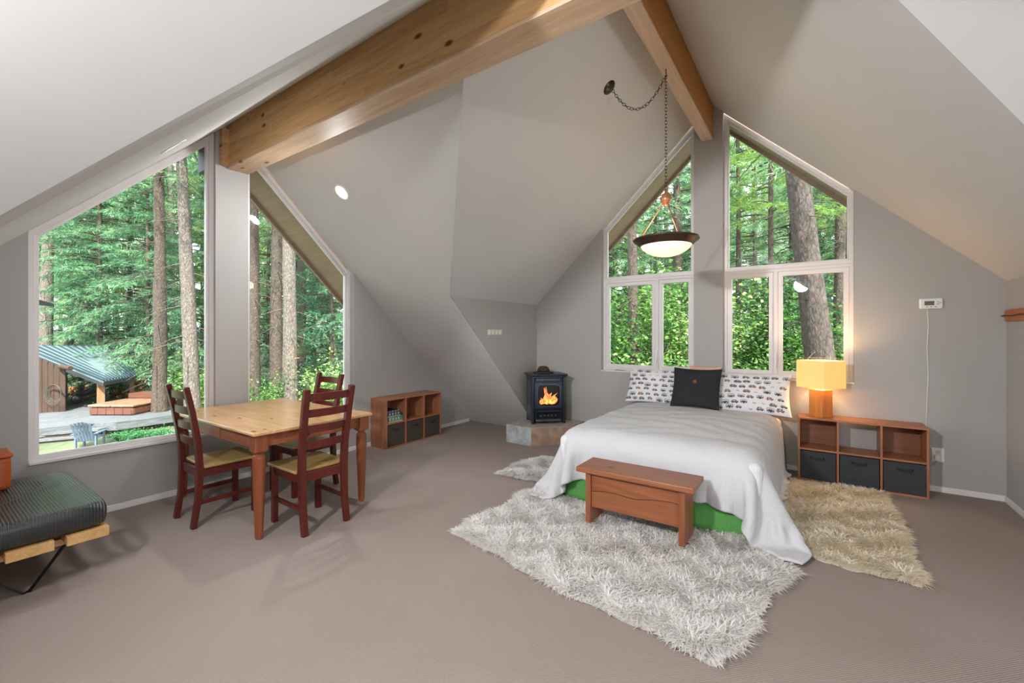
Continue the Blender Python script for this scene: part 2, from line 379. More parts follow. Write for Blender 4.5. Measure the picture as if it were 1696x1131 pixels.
# knee walls beside the bed bay
xk = RX + (RZ-1.843)/SL
mb = MB(); wallpoly(mb, [(xk-.041+.015, 1.883), (XB+.1, 1.883), (XB+.1, 0), (FOOT+.015, 0)], ('y', YK), .12); mb.build('wall_knee', M['wall'], kind='structure')
xd = 3.54
mb = MB(); wallpoly(mb, [(xd-.03, 1.93), (XB+.1, 1.93), (XB+.1, 0), (4.4, 0), (4.4, 1.06)], ('y', YR), -.12); mb.build('wall_right', M['wall'], kind='structure')
# knee wall west, end walls behind the camera (solid, without windows)
mb = MB(); wallpoly(mb, [(-3.9, 0), (LF-.02, 0), (.24, 1.88), (-3.9, 1.88)], ('y', 2.62), .12); mb.build('wall_west_knee', M['wall'], kind='structure')
mb = MB(); wallpoly(mb, [(2.8, 0), (-3.0, 0), (-3.0, 3.2), (2.8, 3.2)], ('x', -3.9), -.12); mb.build('wall_west', M['wall'], kind='structure')
mb = MB(); wallpoly(mb, [(-1.8, 0), (5.7, 0), (5.7, 3.6), (-1.8, 3.6)], ('y', -3.5), -.12); mb.build('wall_south', M['wall'], kind='structure')
mb = MB(); wallpoly(mb, [(-3.9, 0), (LF-.02, 0), (.2, 1.88), (-3.9, 1.88)], ('y', -.62), -.12); mb.build('wall_southwest_knee', M['wall'], kind='structure')
# ceiling slopes
def slope(name, pts, m='ceil', t=.14):
    P = [Vector(p) for p in pts]; nor = Vector((0,0,0))
    for i in range(len(P)): nor += P[i].cross(P[(i+1) % len(P)])
    nor.normalize()
    if nor.z < 0: nor = -nor
    MB().prism(P, nor*t).build(name, M[m], kind='structure')
# valley points
V0 = (xk, YK, 1.843); y1 = YK - (RZ-1.843)/.96; V1 = (RX, y1, RZ)
slope('ceiling_north_right', [(RX, YL+.05, RZ), (FOOT, YL+.05, 0), (FOOT, YK+.01, 0), (V0[0], YK+.01, V0[2]), V1])
slope('ceiling_bed_left', [(XB+.05, YK, 1.843), V0, V1, (RX, 1.0, zBl(1.0)), (XB+.05, 1.0, zBl(1.0))])
dD = lambda x: 2.85 + .93*(2.485-x)
yD1 = YR + (dD(RX)-1.87)/.95
slope('ceiling_bed_right', [(XB+.05, 1.0, zBl(1.0)), (RX, 1.0, zBl(1.0)), (RX, yD1, dD(RX)), (xd, YR, 1.87), (XB+.05, YR, 1.87)])
slope('ceiling_south_right', [(RX, yD1, dD(RX)), (RX, -3.6, dD(RX)), (5.55, -3.6, dD(5.55)), (5.55, YR, dD(5.55)), (xd, YR, 1.87)])
zU = lambda y: 1.877 + .776*(2.58-y)
P1 = (.246, 2.58, 1.877); P2 = (1.158, 1.43, 2.77)
k = (1.0-2.58)/(1.43-2.58); P3 = (.246+.912*k, 1.0, zU(1.0))
P0 = (.246-.912*.03, 2.58+1.15*.03, 1.85)
slope('ceiling_west_left', [(-3.95, 2.62, zU(2.62)), P0, P3, (-3.95, 1.0, zU(1.0))])
slope('ceiling_north_left', [P0, (LF, 2.62, 0), (LF, YL+.05, 0), (RX, YL+.05, RZ), (RX, 1.0, RZ), P3])
P0b = (P0[0], 2-P0[1], P0[2])
slope('ceiling_west_right', [(-3.95, 1.0, zU(1.0)), P3, P0b, (-3.95, -.62, 1.85)])
slope('ceiling_south_left', [P3, (RX, 1.0, RZ), (RX, -3.6, RZ), (LF, -3.6, 0), (LF, -.62, 0), P0b])
MB().prism([(RX, y1, RZ), (RX, 1.0, zBl(1.0)), (RX, yD1, dD(RX)), (RX, 1.0, RZ)], (-.1, 0, 0)).build('ceiling_step', M['ceil'], kind='structure')
MB().prism([(RX, yD1+.2, dD(RX)-.02), (RX, yD1+.2, RZ+.1), (RX, -3.6, RZ+.1), (RX, -3.6, dD(RX)-.02)], (-.1, 0, 0)).build('ceiling_step_south', M['ceil'], kind='structure')
MB().box(1.851, 2.046, YL+T, YL+.67, 3.10, 3.36).build('trim_6', M['outbeam'], kind='structure')
# baseboards
BH = .05
mb = MB().box(LF+.3, FOOT-.05, YL-.014, YL, 0, BH); mb.build('baseboard_left', M['white'], bevel=.003, kind='structure')
mb = MB().box(XB-.014, XB, YR, -.805, 0, BH).box(XB-.014, XB, .15, 2.5, 0, BH); mb.build('baseboard_back', M['white'], bevel=.003, kind='structure')
MB().box(4.4, XB-.014, YR, YR+.014, 0, BH).build('baseboard_right', M['white'], bevel=.003, kind='structure')
# outside roof overhangs (brown soffits beyond the window walls)
def soffit(name, pts, rake, m='soffit'):
    r = root(name)
    P = [Vector(p) for p in pts]; nor = Vector((0,0,0))
    for i in range(4): nor += P[i].cross(P[(i+1) % 4])
    nor.normalize()
    if nor.z < 0: nor = -nor
    MB().prism([p+nor*.01 for p in P], nor*.12).build('soffit_board', M[m], r)
    MB().prism([Vector(p)+nor*-.03 for p in rake[:2]]+[Vector(p)+nor*.16 for p in rake[1::-1]], rake[2]).build('rake_board', M[m], r)
ov = .69
soffit('trim_1', [(RX, YL+T, RZ), (FOOT, YL+T, 0), (FOOT, YL+ov, 0), (RX, YL+ov, RZ)], [(RX, YL+ov, RZ), (FOOT, YL+ov, 0), (0, .04, 0)])
soffit('trim_2', [(RX, YL+T, RZ), (LF, YL+T, 0), (LF, YL+ov, 0), (RX, YL+ov, RZ)], [(RX, YL+ov, RZ), (LF, YL+ov, 0), (0, .04, 0)])
ob = .62
soffit('trim_3', [(XB+T, 1.0, zBl(1)), (XB+T, 4.2, zBl(4.2)), (XB+ob, 4.2, zBl(4.2)), (XB+ob, 1.0, zBl(1))], [(XB+ob, 1.0, zBl(1)), (XB+ob, 4.2, zBl(4.2)), (.04, 0, 0)])
soffit('trim_4', [(XB+T, 1.0, zBl(1)), (XB+T, -2.2, zBr(-2.2)), (XB+ob, -2.2, zBr(-2.2)), (XB+ob, 1.0, zBl(1))], [(XB+ob, 1.0, zBl(1)), (XB+ob, -2.2, zBr(-2.2)), (.04, 0, 0)])

# ------------------------------------------------------------------ windows
def inset(poly, d):
    n = len(poly); area = sum(poly[i][0]*poly[(i+1) % n][1]-poly[(i+1) % n][0]*poly[i][1] for i in range(n))
    if area < 0: poly = poly[::-1]
    L = []
    for i in range(n):
        a = Vector(poly[i]); b = Vector(poly[(i+1) % n]); t = (b-a).normalized(); nn = Vector((-t.y, t.x)); L.append((a+nn*d, t))
    out = []
    for i in range(n):
        p, t = L[i-1]; q, s = L[i]; den = t.x*s.y - t.y*s.x
        u = ((q.x-p.x)*s.y - (q.y-p.y)*s.x)/den; out.append((p.x+t.x*u, p.y+t.y*u))
    return poly, out
def ring(mb, poly, wd, ax, d0, d1):
    o, i = inset(poly, wd); n = len(o)
    def P(u, v, d): return (u, d, v) if ax == 'y' else (d, u, v)
    V = [P(*q, d0) for q in o] + [P(*q, d0) for q in i] + [P(*q, d1) for q in o] + [P(*q, d1) for q in i]
    f = []
    for k in range(n):
        j = (k+1) % n
        f += [(k, j, n+j, n+k), (2*n+k, 3*n+k, 3*n+j, 2*n+j), (k, 2*n+k, 2*n+j, j), (n+k, n+j, 3*n+j, 3*n+k)]
    mb.add(V, f); return i
def pane(poly, ax, d, parent):
    P = [(u, d, v) if ax == 'y' else (d, u, v) for u, v in poly]
    MB().prism(P, (0, .004, 0) if ax == 'y' else (.004, 0, 0)).build('pane', M['glass'], parent)
def big_window(name, poly, ax, d):
    r = root(name)
    mb = MB(); i1 = ring(mb, poly, .038, ax, d, d+.075); mb.build('window_frame', M['vinyl'], r, bevel=.004)
    mb = MB(); i2 = ring(mb, [q for q in i1], .022, ax, d+.018, d+.06); mb.build('glazing_bead', M['vinyl'], r, bevel=.003)
    pane(inset(i2, -.004)[1], ax, d+.04, r); return r
rec = .10
w1 = big_window('window_1', [(W1[0], WZ), (W1[1], WZ), (W1[1], zL(W1[1])), (W1[0], zL(W1[0]))], 'y', YL+.035)
w2 = big_window('window_2', [(W2[0], WZ), (W2[1], WZ), (W2[1], zL(W2[1])), (W2[0], zL(W2[0]))], 'y', YL+rec-.02)
for r, W in ((w1, W1), (w2, W2)):
    MB().box(W[0]-.0, W[1], YL-.018, YL+.03, WZ+.005, WZ+.028).build('window_sill', M['vinyl'], r, bevel=.004)
def bed_window(name, ya, yb, ztopa, ztopb):     # ya > yb ; upper fixed light over two casements
    r = root(name); d = XB+.07; hi, lo = max(ya, yb), min(ya, yb)
    zr = 2.125
    mb = MB(); ring(mb, [(ya, zr), (yb, zr), (yb, ztopb), (ya, ztopa)], .04, 'x', d, d+.08); ring(mb, [(ya, BZ), (yb, BZ), (yb, zr), (ya, zr)], .035, 'x', d, d+.08)
    mb.build('window_frame', M['vinyl'], r, bevel=.004)
    up = inset([(ya, zr), (yb, zr), (yb, ztopb), (ya, ztopa)], .036)[1]; mb = MB(); i = ring(mb, up, .016, 'x', d+.02, d+.06); mb.build('glazing_bead', M['vinyl'], r, bevel=.003)
    pane(inset(i, -.004)[1], 'x', d+.04, r)
    ym = ya - (ya-yb)*.5 if name == 'window_3' else .36
    ym = 1.62 if name == 'window_3' else .35
    MB().box(d, d+.08, ym-.02, ym+.02, BZ+.03, zr-.03).build('mullion', M['vinyl'], r, bevel=.004)
    for a, b in ((ya-.035, ym+.02), (ym-.02, yb+.035)):
        mb = MB(); i = ring(mb, [(a, BZ+.035), (b, BZ+.035), (b, zr-.035), (a, zr-.035)], .045, 'x', d+.012, d+.065); s = mb.build('casement_sash', M['vinyl'], r, bevel=.004)
        pane(inset(i, -.004)[1], 'x', d+.04, r)
    h = MB().box(d-.022, d, ym-.012, ym+.012, 1.12, 1.22).box(d-.035, d-.02, ym-.008, ym+.008, 1.05, 1.17).build('window_latch', M['plastic'], r, bevel=.003)
    MB().box(d-.03, d, ya-.28, ya-.16, BZ+.012, BZ+.028).sweep([(d-.03, ya-.18, BZ+.02), (d-.05, ya-.24, BZ+.022), (d-.045, ya-.31, BZ+.018)], .006, 6).build('crank_handle', M['plastic'], r)
    MB().box(XB-.012, d+.01, yb, ya, BZ-.012, BZ+.006).build('window_sill', M['vinyl'], r, bevel=.003)
bed_window('window_3', B3[0], B3[1], zBl(B3[0]), zBl(B3[1]))
bed_window('window_4', B4[0], B4[1], zBr(B4[0]), zBr(B4[1]))

# ------------------------------------------------------------------ beams
MB().box(1.851, 2.046, -.9, YL, 3.025, 3.43).build('roof_beam', M['beam1'], bevel=.004)
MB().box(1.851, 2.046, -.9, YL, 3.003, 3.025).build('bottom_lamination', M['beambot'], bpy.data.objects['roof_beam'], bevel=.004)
tag(bpy.data.objects['roof_beam'], 'long honey glulam ridge beam running to the wall between the two big left windows', 'beam')
bm2 = MB().box(RX, XB, .962, 1.083, 3.672, 4.06).build('roof_beam', M['beam2'], bevel=.004)
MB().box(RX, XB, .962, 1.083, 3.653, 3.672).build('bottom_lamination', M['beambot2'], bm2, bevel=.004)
tag(bm2, 'shorter honey wood ridge beam over the bed ending between the two bed windows', 'beam')
MB().box(1.79, 1.851, YL-.06, YL, 3.02, 3.36).build('trim_5', M['beam1'], kind='structure')

# ------------------------------------------------------------------ dining table
def sq_taper_leg(mb, x, y, h, blk=.088, r=.036):
    mb.box(x-blk/2, x+blk/2, y-blk/2, y+blk/2, h-.115, h)
    mb.lathe([(blk*.5, h-.115), (blk*.5, h-.12), (.026, h-.128), (.026, h-.136), (.037, h-.146), (.041, h-.165), (.042, h-.24), (.036, h-.42), (.026, .02), (.022, 0), (0.001, 0)], (x, y, 0), 24)
TX0, TX1, TY0, TY1, TZ = 1.405, 2.365, 3.10, 4.585, .748
t = thing('dining_table', 'rectangular pine dining table with turned red-brown legs below the left windows', 'table', ((TX0+TX1)/2, (TY0+TY1)/2, 0))
hx, hy = (TX1-TX0)/2, (TY1-TY0)/2
MB().box(-hx, hx, -hy, hy, TZ-.024, TZ).build('tabletop', M['table'], t, bevel=.006)
for sx in (-1, 1):
    for sy in (-1, 1):
        mb = MB(); sq_taper_leg(mb, sx*(hx-.065), sy*(hy-.065), TZ-.025); mb.build('leg', M['tleg'], t, smooth=False)
        o = [x for x in C.objects if x.parent == t][-1]; b = o.modifiers.new('bevel', 'BEVEL'); b.width = .004; b.segments = 2; b.limit_method = 'ANGLE'; b.angle_limit = 1.0
for sx in (-1, 1):
    mb = MB(); X = sx*(hx-.055)
    mb.box(X-.011, X+.011, -hy+.1, -.12, TZ-.125, TZ-.024); mb.build('apron', M['tapron'], t, bevel=.002)
    mb = MB(); mb.box(X-.011-.004, X+.011-.004, -.115, hy-.1, TZ-.125, TZ-.024); mb.build('apron', M['tapron'], t, bevel=.002)
for sy in (-1, 1):
    Y = sy*(hy-.055); MB().box(-hx+.1, hx-.1, Y-.011, Y+.011, TZ-.115, TZ-.024).build('apron', M['tapron'], t, bevel=.002)

# ------------------------------------------------------------------ chairs
def make_chair(label):
    t = thing('dining_chair', label, 'chair', group='ladder-back chairs around the dining table')
    for s in (-1, 1):
        x0, x1 = s*.163, s*.175
        MB().sweep([(x0, -.235, 0), (x0, -.205, .2), (x0, -.195, .42), (x0+s*.003, -.205, .6), (x0+s*.008, -.245, .85), (x1, -.285, 1.035)], [.017, .018, .02, .019, .018, .017], 4, square=True, aspect=1.25).build('back_post', M['chair'], t, bevel=.003)
        MB().box(s*.172-.019, s*.172+.019, .165, .203, 0, .42).build('leg', M['chair'], t, bevel=.003)
        MB().box(s*.172-.009, s*.172+.009, -.2, .17, .165, .197).build('stretcher', M['chair'], t, bevel=.002)
        MB().box(s*.172-.010, s*.172+.010, -.19, .17, .365, .43).build('side_rail', M['chair'], t, bevel=.002)
    MB().box(-.155, .155, .175, .195, .365, .43).build('front_rail', M['chair'], t, bevel=.002)
    MB().box(-.15, .15, -.205, -.185, .365, .43).build('rear_rail', M['chair'], t, bevel=.002)
    MB().prism([(-.21, .225, .43), (.21, .225, .43), (.2, -.175, .43), (-.2, -.175, .43)], (0, 0, .02)).build('seat', M['seat'], t, bevel=.005)
    for z, yy in ((.60, -.207), (.715, -.222), (.83, -.242), (.945, -.264)):
        mb = MB(); n = 8
        for i in range(n):
            a, b = -.155+.31*i/n, -.155+.31*(i+1)/n; ya, yb = [yy - .018*(1-(q/.155)**2) for q in (a, b)]
            mb.prism([(a, ya-.008, z), (b, yb-.008, z), (b, yb-.012, z+.055), (a, ya-.012, z+.055)], (0, .016, 0))
        mb.build('back_slat', M['chair'], t)
    return t
ch = make_chair('dark red ladder-back chair at the near table end, back to the viewer')
ch.location = (1.838, 3.165, 0); ch.rotation_euler.z = math.radians(-1.5)
c2 = copy_tree(ch); c2.location = (1.505, 3.88, 0); c2.rotation_euler.z = -PI/2; c2['label'] = 'dark red ladder-back chair left of the table, below the largest window'
c3 = copy_tree(ch); c3.location = (2.19, 3.88, 0); c3.rotation_euler.z = PI/2 + math.radians(2); c3['label'] = 'dark red ladder-back chair behind the table, mostly hidden by the near chair'

# ------------------------------------------------------------------ cube shelves
def cube_shelf(label, loc, rz, W, D, H, backs):
    t = thing('cube_shelf', label, 'shelf', loc, rz); q = .017
    MB().box(-W/2, W/2, -D/2, D/2, H-q, H).build('top_panel', M['shelf'], t, bevel=.0015)
    MB().box(-W/2+q, W/2-q, -D/2, D/2, 0.0, q).build('bottom_panel', M['shelf'], t, bevel=.0015)
    for s in (-1, 1): MB().box(s*W/2, s*(W/2-q), -D/2, D/2, 0, H-q).build('side_panel', M['shelfv'], t, bevel=.0015)
    for x in (-W/6, W/6): MB().box(x-q/2, x+q/2, -D/2+.002, D/2, q, H-q).build('divider', M['shelfv'], t, bevel=.001)
    for i in range(3):
        x0 = -W/2+q if i == 0 else (-W/2+W/3*i+q/2); x1 = W/2-q if i == 2 else (-W/2+W/3*(i+1)-q/2)
        MB().box(x0, x1, -D/2+.002, D/2, H/2-q/2, H/2+q/2).build('middle_shelf', M['shelf'], t, bevel=.001)
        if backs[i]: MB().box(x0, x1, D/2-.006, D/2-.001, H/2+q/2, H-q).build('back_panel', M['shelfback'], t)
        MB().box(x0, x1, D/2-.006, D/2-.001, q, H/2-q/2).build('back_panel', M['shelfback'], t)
    return t
def make_bin(label, m, loc, rz, w, d, h, group):
    t = thing('storage_bin', label, 'bin', loc, rz, group)
    mb = MB().box(-w/2, w/2, -d/2, -d/2+.006, 0, h).box(-w/2, w/2, d/2-.006, d/2, 0, h).box(-w/2, -w/2+.006, -d/2+.006, d/2-.006, 0, h).box(w/2-.006, w/2, -d/2+.006, d/2-.006, 0, h).box(-w/2+.006, w/2-.006, -d/2+.006, d/2-.006, 0, .008)
    mb.build('bin_body', m, t, bevel=.002)
    hp = [(-.055, -d/2-.001, h-.055), (-.045, -d/2-.012, h-.06), (0, -d/2-.018, h-.068), (.045, -d/2-.012, h-.06), (.055, -d/2-.001, h-.055)]
    mb = MB()
    for a, b in zip(hp[:-1], hp[1:]): mb.prism([(a[0], a[1], a[2]-.011), (b[0], b[1], b[2]-.011), (b[0], b[1], b[2]+.011), (a[0], a[1], a[2]+.011)], (0, -.003, 0))
    mb.build('handle', M['binl'], t)
    return t
SW, SD, SH = .95, .30, .61
cube_shelf('cherry cube shelf with board games against the left wall beyond the table', (3.965, 4.46, 0), 0, SW, SD, SH, (True, True, True))
RW = .94
cube_shelf('cherry cube bedside shelf right of the bed carrying the lit lamp', (5.235, -.332, 0), -PI/2, RW, .29, SH, (True, False, True))
for i, nm in enumerate(('leftmost dark brown fabric bin in the shelf by the left wall', 'middle dark brown fabric bin in the shelf by the left wall', 'rightmost dark brown fabric bin in the shelf by the left wall')):
    make_bin(nm, M['binb'], (3.965-SW/3+SW/3*i, 4.462, .018), 0, SW/3-.03, .28, .27, 'brown bins in the left shelf')
for i, nm in enumerate(('charcoal fabric bin in the bedside shelf nearest the bed', 'charcoal fabric bin in the middle of the bedside shelf', 'charcoal fabric bin at the right end of the bedside shelf')):
    make_bin(nm, M['bin'], (5.232, -.332+RW/3-RW/3*i, .018), -PI/2, RW/3-.03, .27, .27, 'charcoal bins in the bedside shelf')
def game(name, label, x0, x1, y0, y1, z0, z1, m, m2):
    t = thing(name, label, 'board game', ((x0+x1)/2, (y0+y1)/2, z0)); w_, d_, h_ = (x1-x0)/2, (y1-y0)/2, z1-z0
    MB().box(-w_+.003, w_-.003, -d_+.003, d_-.003, 0, h_*.6).build('box_base', m2, t, bevel=.001)
    MB().box(-w_, w_, -d_, d_, h_*.18, h_).build('box_lid', m, t, bevel=.002)
    for i in range(4): MB().box(-w_+.02+i*.045, -w_+.04+i*.045, -d_-.001, -d_, h_*.35, h_*.8).build('label_patch', M['gamew'], t)
game('board_game', 'teal boxed board game at the bottom of the pile in the left shelf', 3.535, 3.77, 4.33, 4.58, .314, .385, M['game'], M['gamew'])
game('board_game', 'dark blue boxed board game on top of the teal one', 3.53, 3.735, 4.33, 4.55, .386, .445, M['gameb'], M['gamew'])
game('board_game', 'thin dark box lying on the blue board game', 3.535, 3.70, 4.34, 4.54, .446, .462, M['binl'], M['gamew'])

# ------------------------------------------------------------------ hearth and stove
HZT = .238
hp = [(4.64, YK-.003), (4.64, 2.94), (5.02, 2.56), (XB-.003, 2.56), (XB-.003, YK-.003)]
t = thing('stove_hearth', 'low corner hearth platform faced in blue-grey and brown slate tiles', 'hearth', (5.03, 2.95, 0))
def lo(p, z): return (p[0]-5.03, p[1]-2.95, z)
cen = (5.08, 3.0)
ins = [(a+(cen[0]-a)*.015, b+(cen[1]-b)*.015) for a, b in hp]
MB().prism([lo(p, 0) for p in ins], (0, 0, HZT-.008)).build('platform', M['grout'], t)
def facetiles(a, b, cuts, mats):
    L = math.dist(a, b); dx, dy = (b[0]-a[0])/L, (b[1]-a[1])/L; nx, ny = dy, -dx
    if (a[0]+nx-cen[0])**2+(a[1]+ny-cen[1])**2 < (a[0]-nx-cen[0])**2+(a[1]-ny-cen[1])**2: nx, ny = -nx, -ny
    for (s, e_), m in zip(cuts, mats):
        s, e_ = s*L+.002, e_*L-.002
        P = [(a[0]+dx*q-5.03, a[1]+dy*q-2.95) for q in (s, e_)]
        MB().prism([(P[0][0], P[0][1], .004), (P[1][0], P[1][1], .004), (P[1][0], P[1][1], HZT-.012), (P[0][0], P[0][1], HZT-.012)], (-nx*.012, -ny*.012, 0)).build('tile', M[m], t, bevel=.002)
facetiles(hp[0], hp[1], [(0, .45), (.45, 1)], ['slate', 'slate'])
facetiles(hp[1], hp[2], [(0, .5), (.5, 1)], ['slatebrown', 'slatebrown'])
facetiles(hp[2], hp[3], [(0, .5), (.5, 1)], ['slate', 'slatebrown'])
# top tiles: grid of squares clipped to the platform
def clip(poly, a, b, c):             # keep a*x+b*y<=c
    out = []
    for i in range(len(poly)):
        p, q = poly[i], poly[(i+1) % len(poly)]; fp, fq = a*p[0]+b*p[1]-c, a*q[0]+b*q[1]-c
        if fp <= 0: out.append(p)
        if fp*fq < 0: u = fp/(fp-fq); out.append((p[0]+(q[0]-p[0])*u, p[1]+(q[1]-p[1])*u))
    return out
gs = .255
for i in range(4):
    for j in range(4):
        x0, y0 = 4.64+i*gs, YK-.003-(j+1)*gs
        pl = [(x0+.002, y0+.002), (min(x0+gs-.002, XB-.003), y0+.002), (min(x0+gs-.002, XB-.003), y0+gs-.002), (x0+.002, y0+gs-.002)]
        pl = clip(pl, -1, -1, -(4.64+2.94)); pl = clip(pl, 0, -1, -2.56)
        if len(pl) >= 3 and abs(sum(pl[k][0]*pl[(k+1) % len(pl)][1]-pl[(k+1) % len(pl)][0]*pl[k][1] for k in range(len(pl)))) > .003:
            MB().prism([lo(p, HZT-.012) for p in pl], (0, 0, .012)).build('tile', M['slatetop'], t, bevel=.002)
# stove; local frame: front at -y, width along x
st = thing('pellet_stove', 'blue-black cast-iron pellet stove with burning fire on the corner hearth', 'stove', (5.085, 2.995, HZT), -PI/4)
sw, sd, shh = .225, .17, .655
MB().box(-sw, sw, -sd+.03, sd, .03, shh-.04).build('body', M['iron'], st, bevel=.006)
for sx in (-1, 1):
    MB().box(sx*sw-sx*.03, sx*sw, -sd-.005, -sd+.05, .0, shh-.035).build('corner_post', M['iron'], st, bevel=.008)
    MB().box(sx*sw-sx*.03, sx*sw, sd-.04, sd, .0, .04).build('foot', M['iron'], st, bevel=.004)
    MB().box(sx*(sw-.002), sx*(sw+.006), -sd+.07, sd-.03, .1, shh-.09).build('side_panel', M['ironl'], st, bevel=.003)
mb = MB().box(-sw-.03, sw+.03, -sd-.035, sd+.01, shh-.028, shh); mb.build('top_plate', M['iron'], st, bevel=.012, seg=3)
MB().box(-sw-.014, sw+.014, -sd-.018, sd, shh-.045, shh-.028).build('cornice', M['iron'], st, bevel=.005)
mb = MB()
for i in range(18): mb.box(-.165+i*.0185, -.165+i*.0185+.010, -sd+.008, -sd+.032, shh-.092, shh-.062)
mb.build('top_grille', M['ironl'], st)
MB().box(-.18, .18, -sd+.026, -sd+.029, shh-.098, shh-.056).build('grille_backing', M['darkhole'], st)
# door ring with arched window
mb = MB()
outer = [(-.19, .2), (.19, .2), (.19, .545), (-.19, .545)]
def rr(w_, z0, z1, r, n=6):
    P = []
    for cx_, cz_, a0 in ((w_-r, z0+r, -PI/2), (w_-r, z1-r, 0), (-w_+r, z1-r, PI/2), (-w_+r, z0+r, PI)):
        for k in range(n+1): a = a0 + PI/2*k/n; P.append((cx_+r*math.cos(a), cz_+r*math.sin(a)))
    return P
inn = rr(.15, .232, .512, .055); out_ = rr(.19, .2, .548, .012)
n = len(inn); y0, y1_ = -sd-.004, -sd+.03
V = [(a, y0, b) for a, b in out_] + [(a, y0, b) for a, b in inn] + [(a, y1_, b) for a, b in out_] + [(a, y1_, b) for a, b in inn]
f = []
for k in range(n):
    j = (k+1) % n; f += [(k, j, n+j, n+k), (2*n+k, 3*n+k, 3*n+j, 2*n+j), (k, 2*n+k, 2*n+j, j), (n+k, n+j, 3*n+j, 3*n+k)]
mb.add(V, f); door = mb.build('door', M['iron'], st, bevel=.004)
inn2 = rr(.157, .225, .519, .06); V = [(a, y0-.006, b) for a, b in inn2] + [(a, y0-.006, b) for a, b in inn] + [(a, y0, b) for a, b in inn2] + [(a, y0, b) for a, b in inn]
f = []
for k in range(n):
    j = (k+1) % n; f += [(k, j, n+j, n+k), (k, 2*n+k, 2*n+j, j), (n+k, n+j, 3*n+j, 3*n+k)]
MB().add(V, f).build('door_trim', M['ironl'], st)
MB().box(-.19, .19, -sd+.029, -sd+.0305, .2, .55).build('firebox_back', M['darkhole'], st)
MB().prism([(a, -sd+.002, b) for a, b in inn], (0, .002, 0)).build('door_glass', M['glass'], st)
MB().lathe([(.008, 0), (.008, .012), (.001, .014)], (-.178, -sd-.012, .36), 12).build('door_latch', M['ironl'], st)
# flames: lobed solids between the glass and firebox
def flame_mat():
    t = NT('orange_flame'); sx = t.new('ShaderNodeSeparateXYZ'); v = t.coords(); t.link(v, sx.inputs[0]); f = t.noise(v, 26, 3, .6, 1.2)
    c = t.ramp(f, [(.32, (.75, .12, .03, 1)), (.5, (1, .3, .07, 1)), (.66, (1, .62, .2, 1))]); t.link(c, t.b.inputs['Emission Color']); t.b.inputs['Emission Strength'].default_value = 1.1
    t.b.inputs['Base Color'].default_value = (.4, .1, .03, 1); return t.m
M['flame'] = flame_mat()
M['ember'] = emis('pale_flame_core', (255, 190, 90), 1.3)
rf = random.Random(3)
def tongue(mb, x, z, h_, w_, yy, lean):
    pts = []
    for k in range(9):
        u = k/8; pts.append((x+lean*u*u*h_+.012*math.sin(u*6+x*40), yy, z+h_*u))
    mb.sweep(pts, [max(.0015, w_*math.sin(PI*min(1, (.25+.75*u/8)))**1.0) for u in range(9)], 8)
mb = MB(); YF = -sd+.0165
for x, z, h_, w_, l in ((-.05, .262, .15, .032, .1), (-.02, .258, .22, .030, -.12), (.02, .258, .15, .034, .15), (.06, .258, .10, .03, .3), (.095, .262, .08, .022, .2), (-.085, .26, .08, .022, -.3), (-.045, .30, .19, .014, .12), (.0, .3, .12, .02, -.3), (.045, .27, .13, .015, .5), (.1, .28, .09, .012, -.3)):
    tongue(mb, x, z, h_, w_, YF, l)
mb.v = [(a, YF+(b-YF)*.32, c) for a, b, c in mb.v]
mb.build('flames', M['flame'], st, smooth=True)
mb = MB()
for x, z, h_, w_, l in ((-.03, .265, .07, .014, .1), (.03, .262, .06, .016, .1), (.075, .268, .045, .012, .2)): tongue(mb, x, z, h_, w_, YF-.004, l)
mb.v = [(a, YF-.011+(b-YF+.004)*.2, c) for a, b, c in mb.v]
mb.build('flame_core', M['ember'], st, smooth=True)
# ash drawer / control shelf
MB().box(-.17, .17, -sd+.026, -sd+.029, .04, .175).build('control_recess', M['darkhole'], st)
MB().box(-.178, .178, -sd-.012, -sd+.03, .155, .18).build('control_ledge', M['iron'], st, bevel=.006)
MB().box(-.17, .17, -sd-.006, -sd+.03, .03, .06).build('bottom_ledge', M['ironl'], st, bevel=.006)
for i in range(5): MB().lathe([(.011, 0), (.013, -.012), (.002, -.014)], (-.1+i*.05, -sd+.026, .105), 12, 'y').build('knob', M['ironl'], st)
for sx in (-1, 1): MB().box(sx*.178, sx*.165, -sd-.008, -sd+.03, .06, .155).build('recess_cheek', M['iron'], st, bevel=.003)
ht = thing('felt_hat', 'dark brown felt hat resting on top of the stove', 'hat', (5.075, 3.02, HZT+shh+.001))
MB().lathe([(.001, .006), (.14, .004), (.142, .010), (.085, .016), (.08, .05), (.06, .082), (.03, .092), (.001, .094)], (0, 0, 0), 28).build('hat_crown', M['hat'], ht, smooth=True)
MB().lathe([(.0865, .016), (.0875, .018), (.085, .034), (.083, .034)], (0, 0, 0), 28).build('hat_band', M['hatd'], ht, smooth=True)

# ------------------------------------------------------------------ bed
BX0, BX1, BY0, BY1 = 3.33, 5.36, .29, 1.83
bed = thing('bed', 'queen bed base and mattress with green bed skirt under the gable windows', 'bed', ((BX0+BX1)/2, (BY0+BY1)/2, 0))
cx_, cy_ = bed.location.x, bed.location.y
mb = MB(); mb.box(BX0-cx_, BX1-cx_, BY0-cy_, BY1-cy_, .3, .545); mb.build('mattress', M['mattress'], bed, bevel=.05, seg=4)
mb = MB(); mb.box(BX0-cx_+.03, BX1-cx_, BY0-cy_+.03, BY1-cy_-.03, .05, .3); mb.build('box_spring', M['mattress'], bed, bevel=.01)
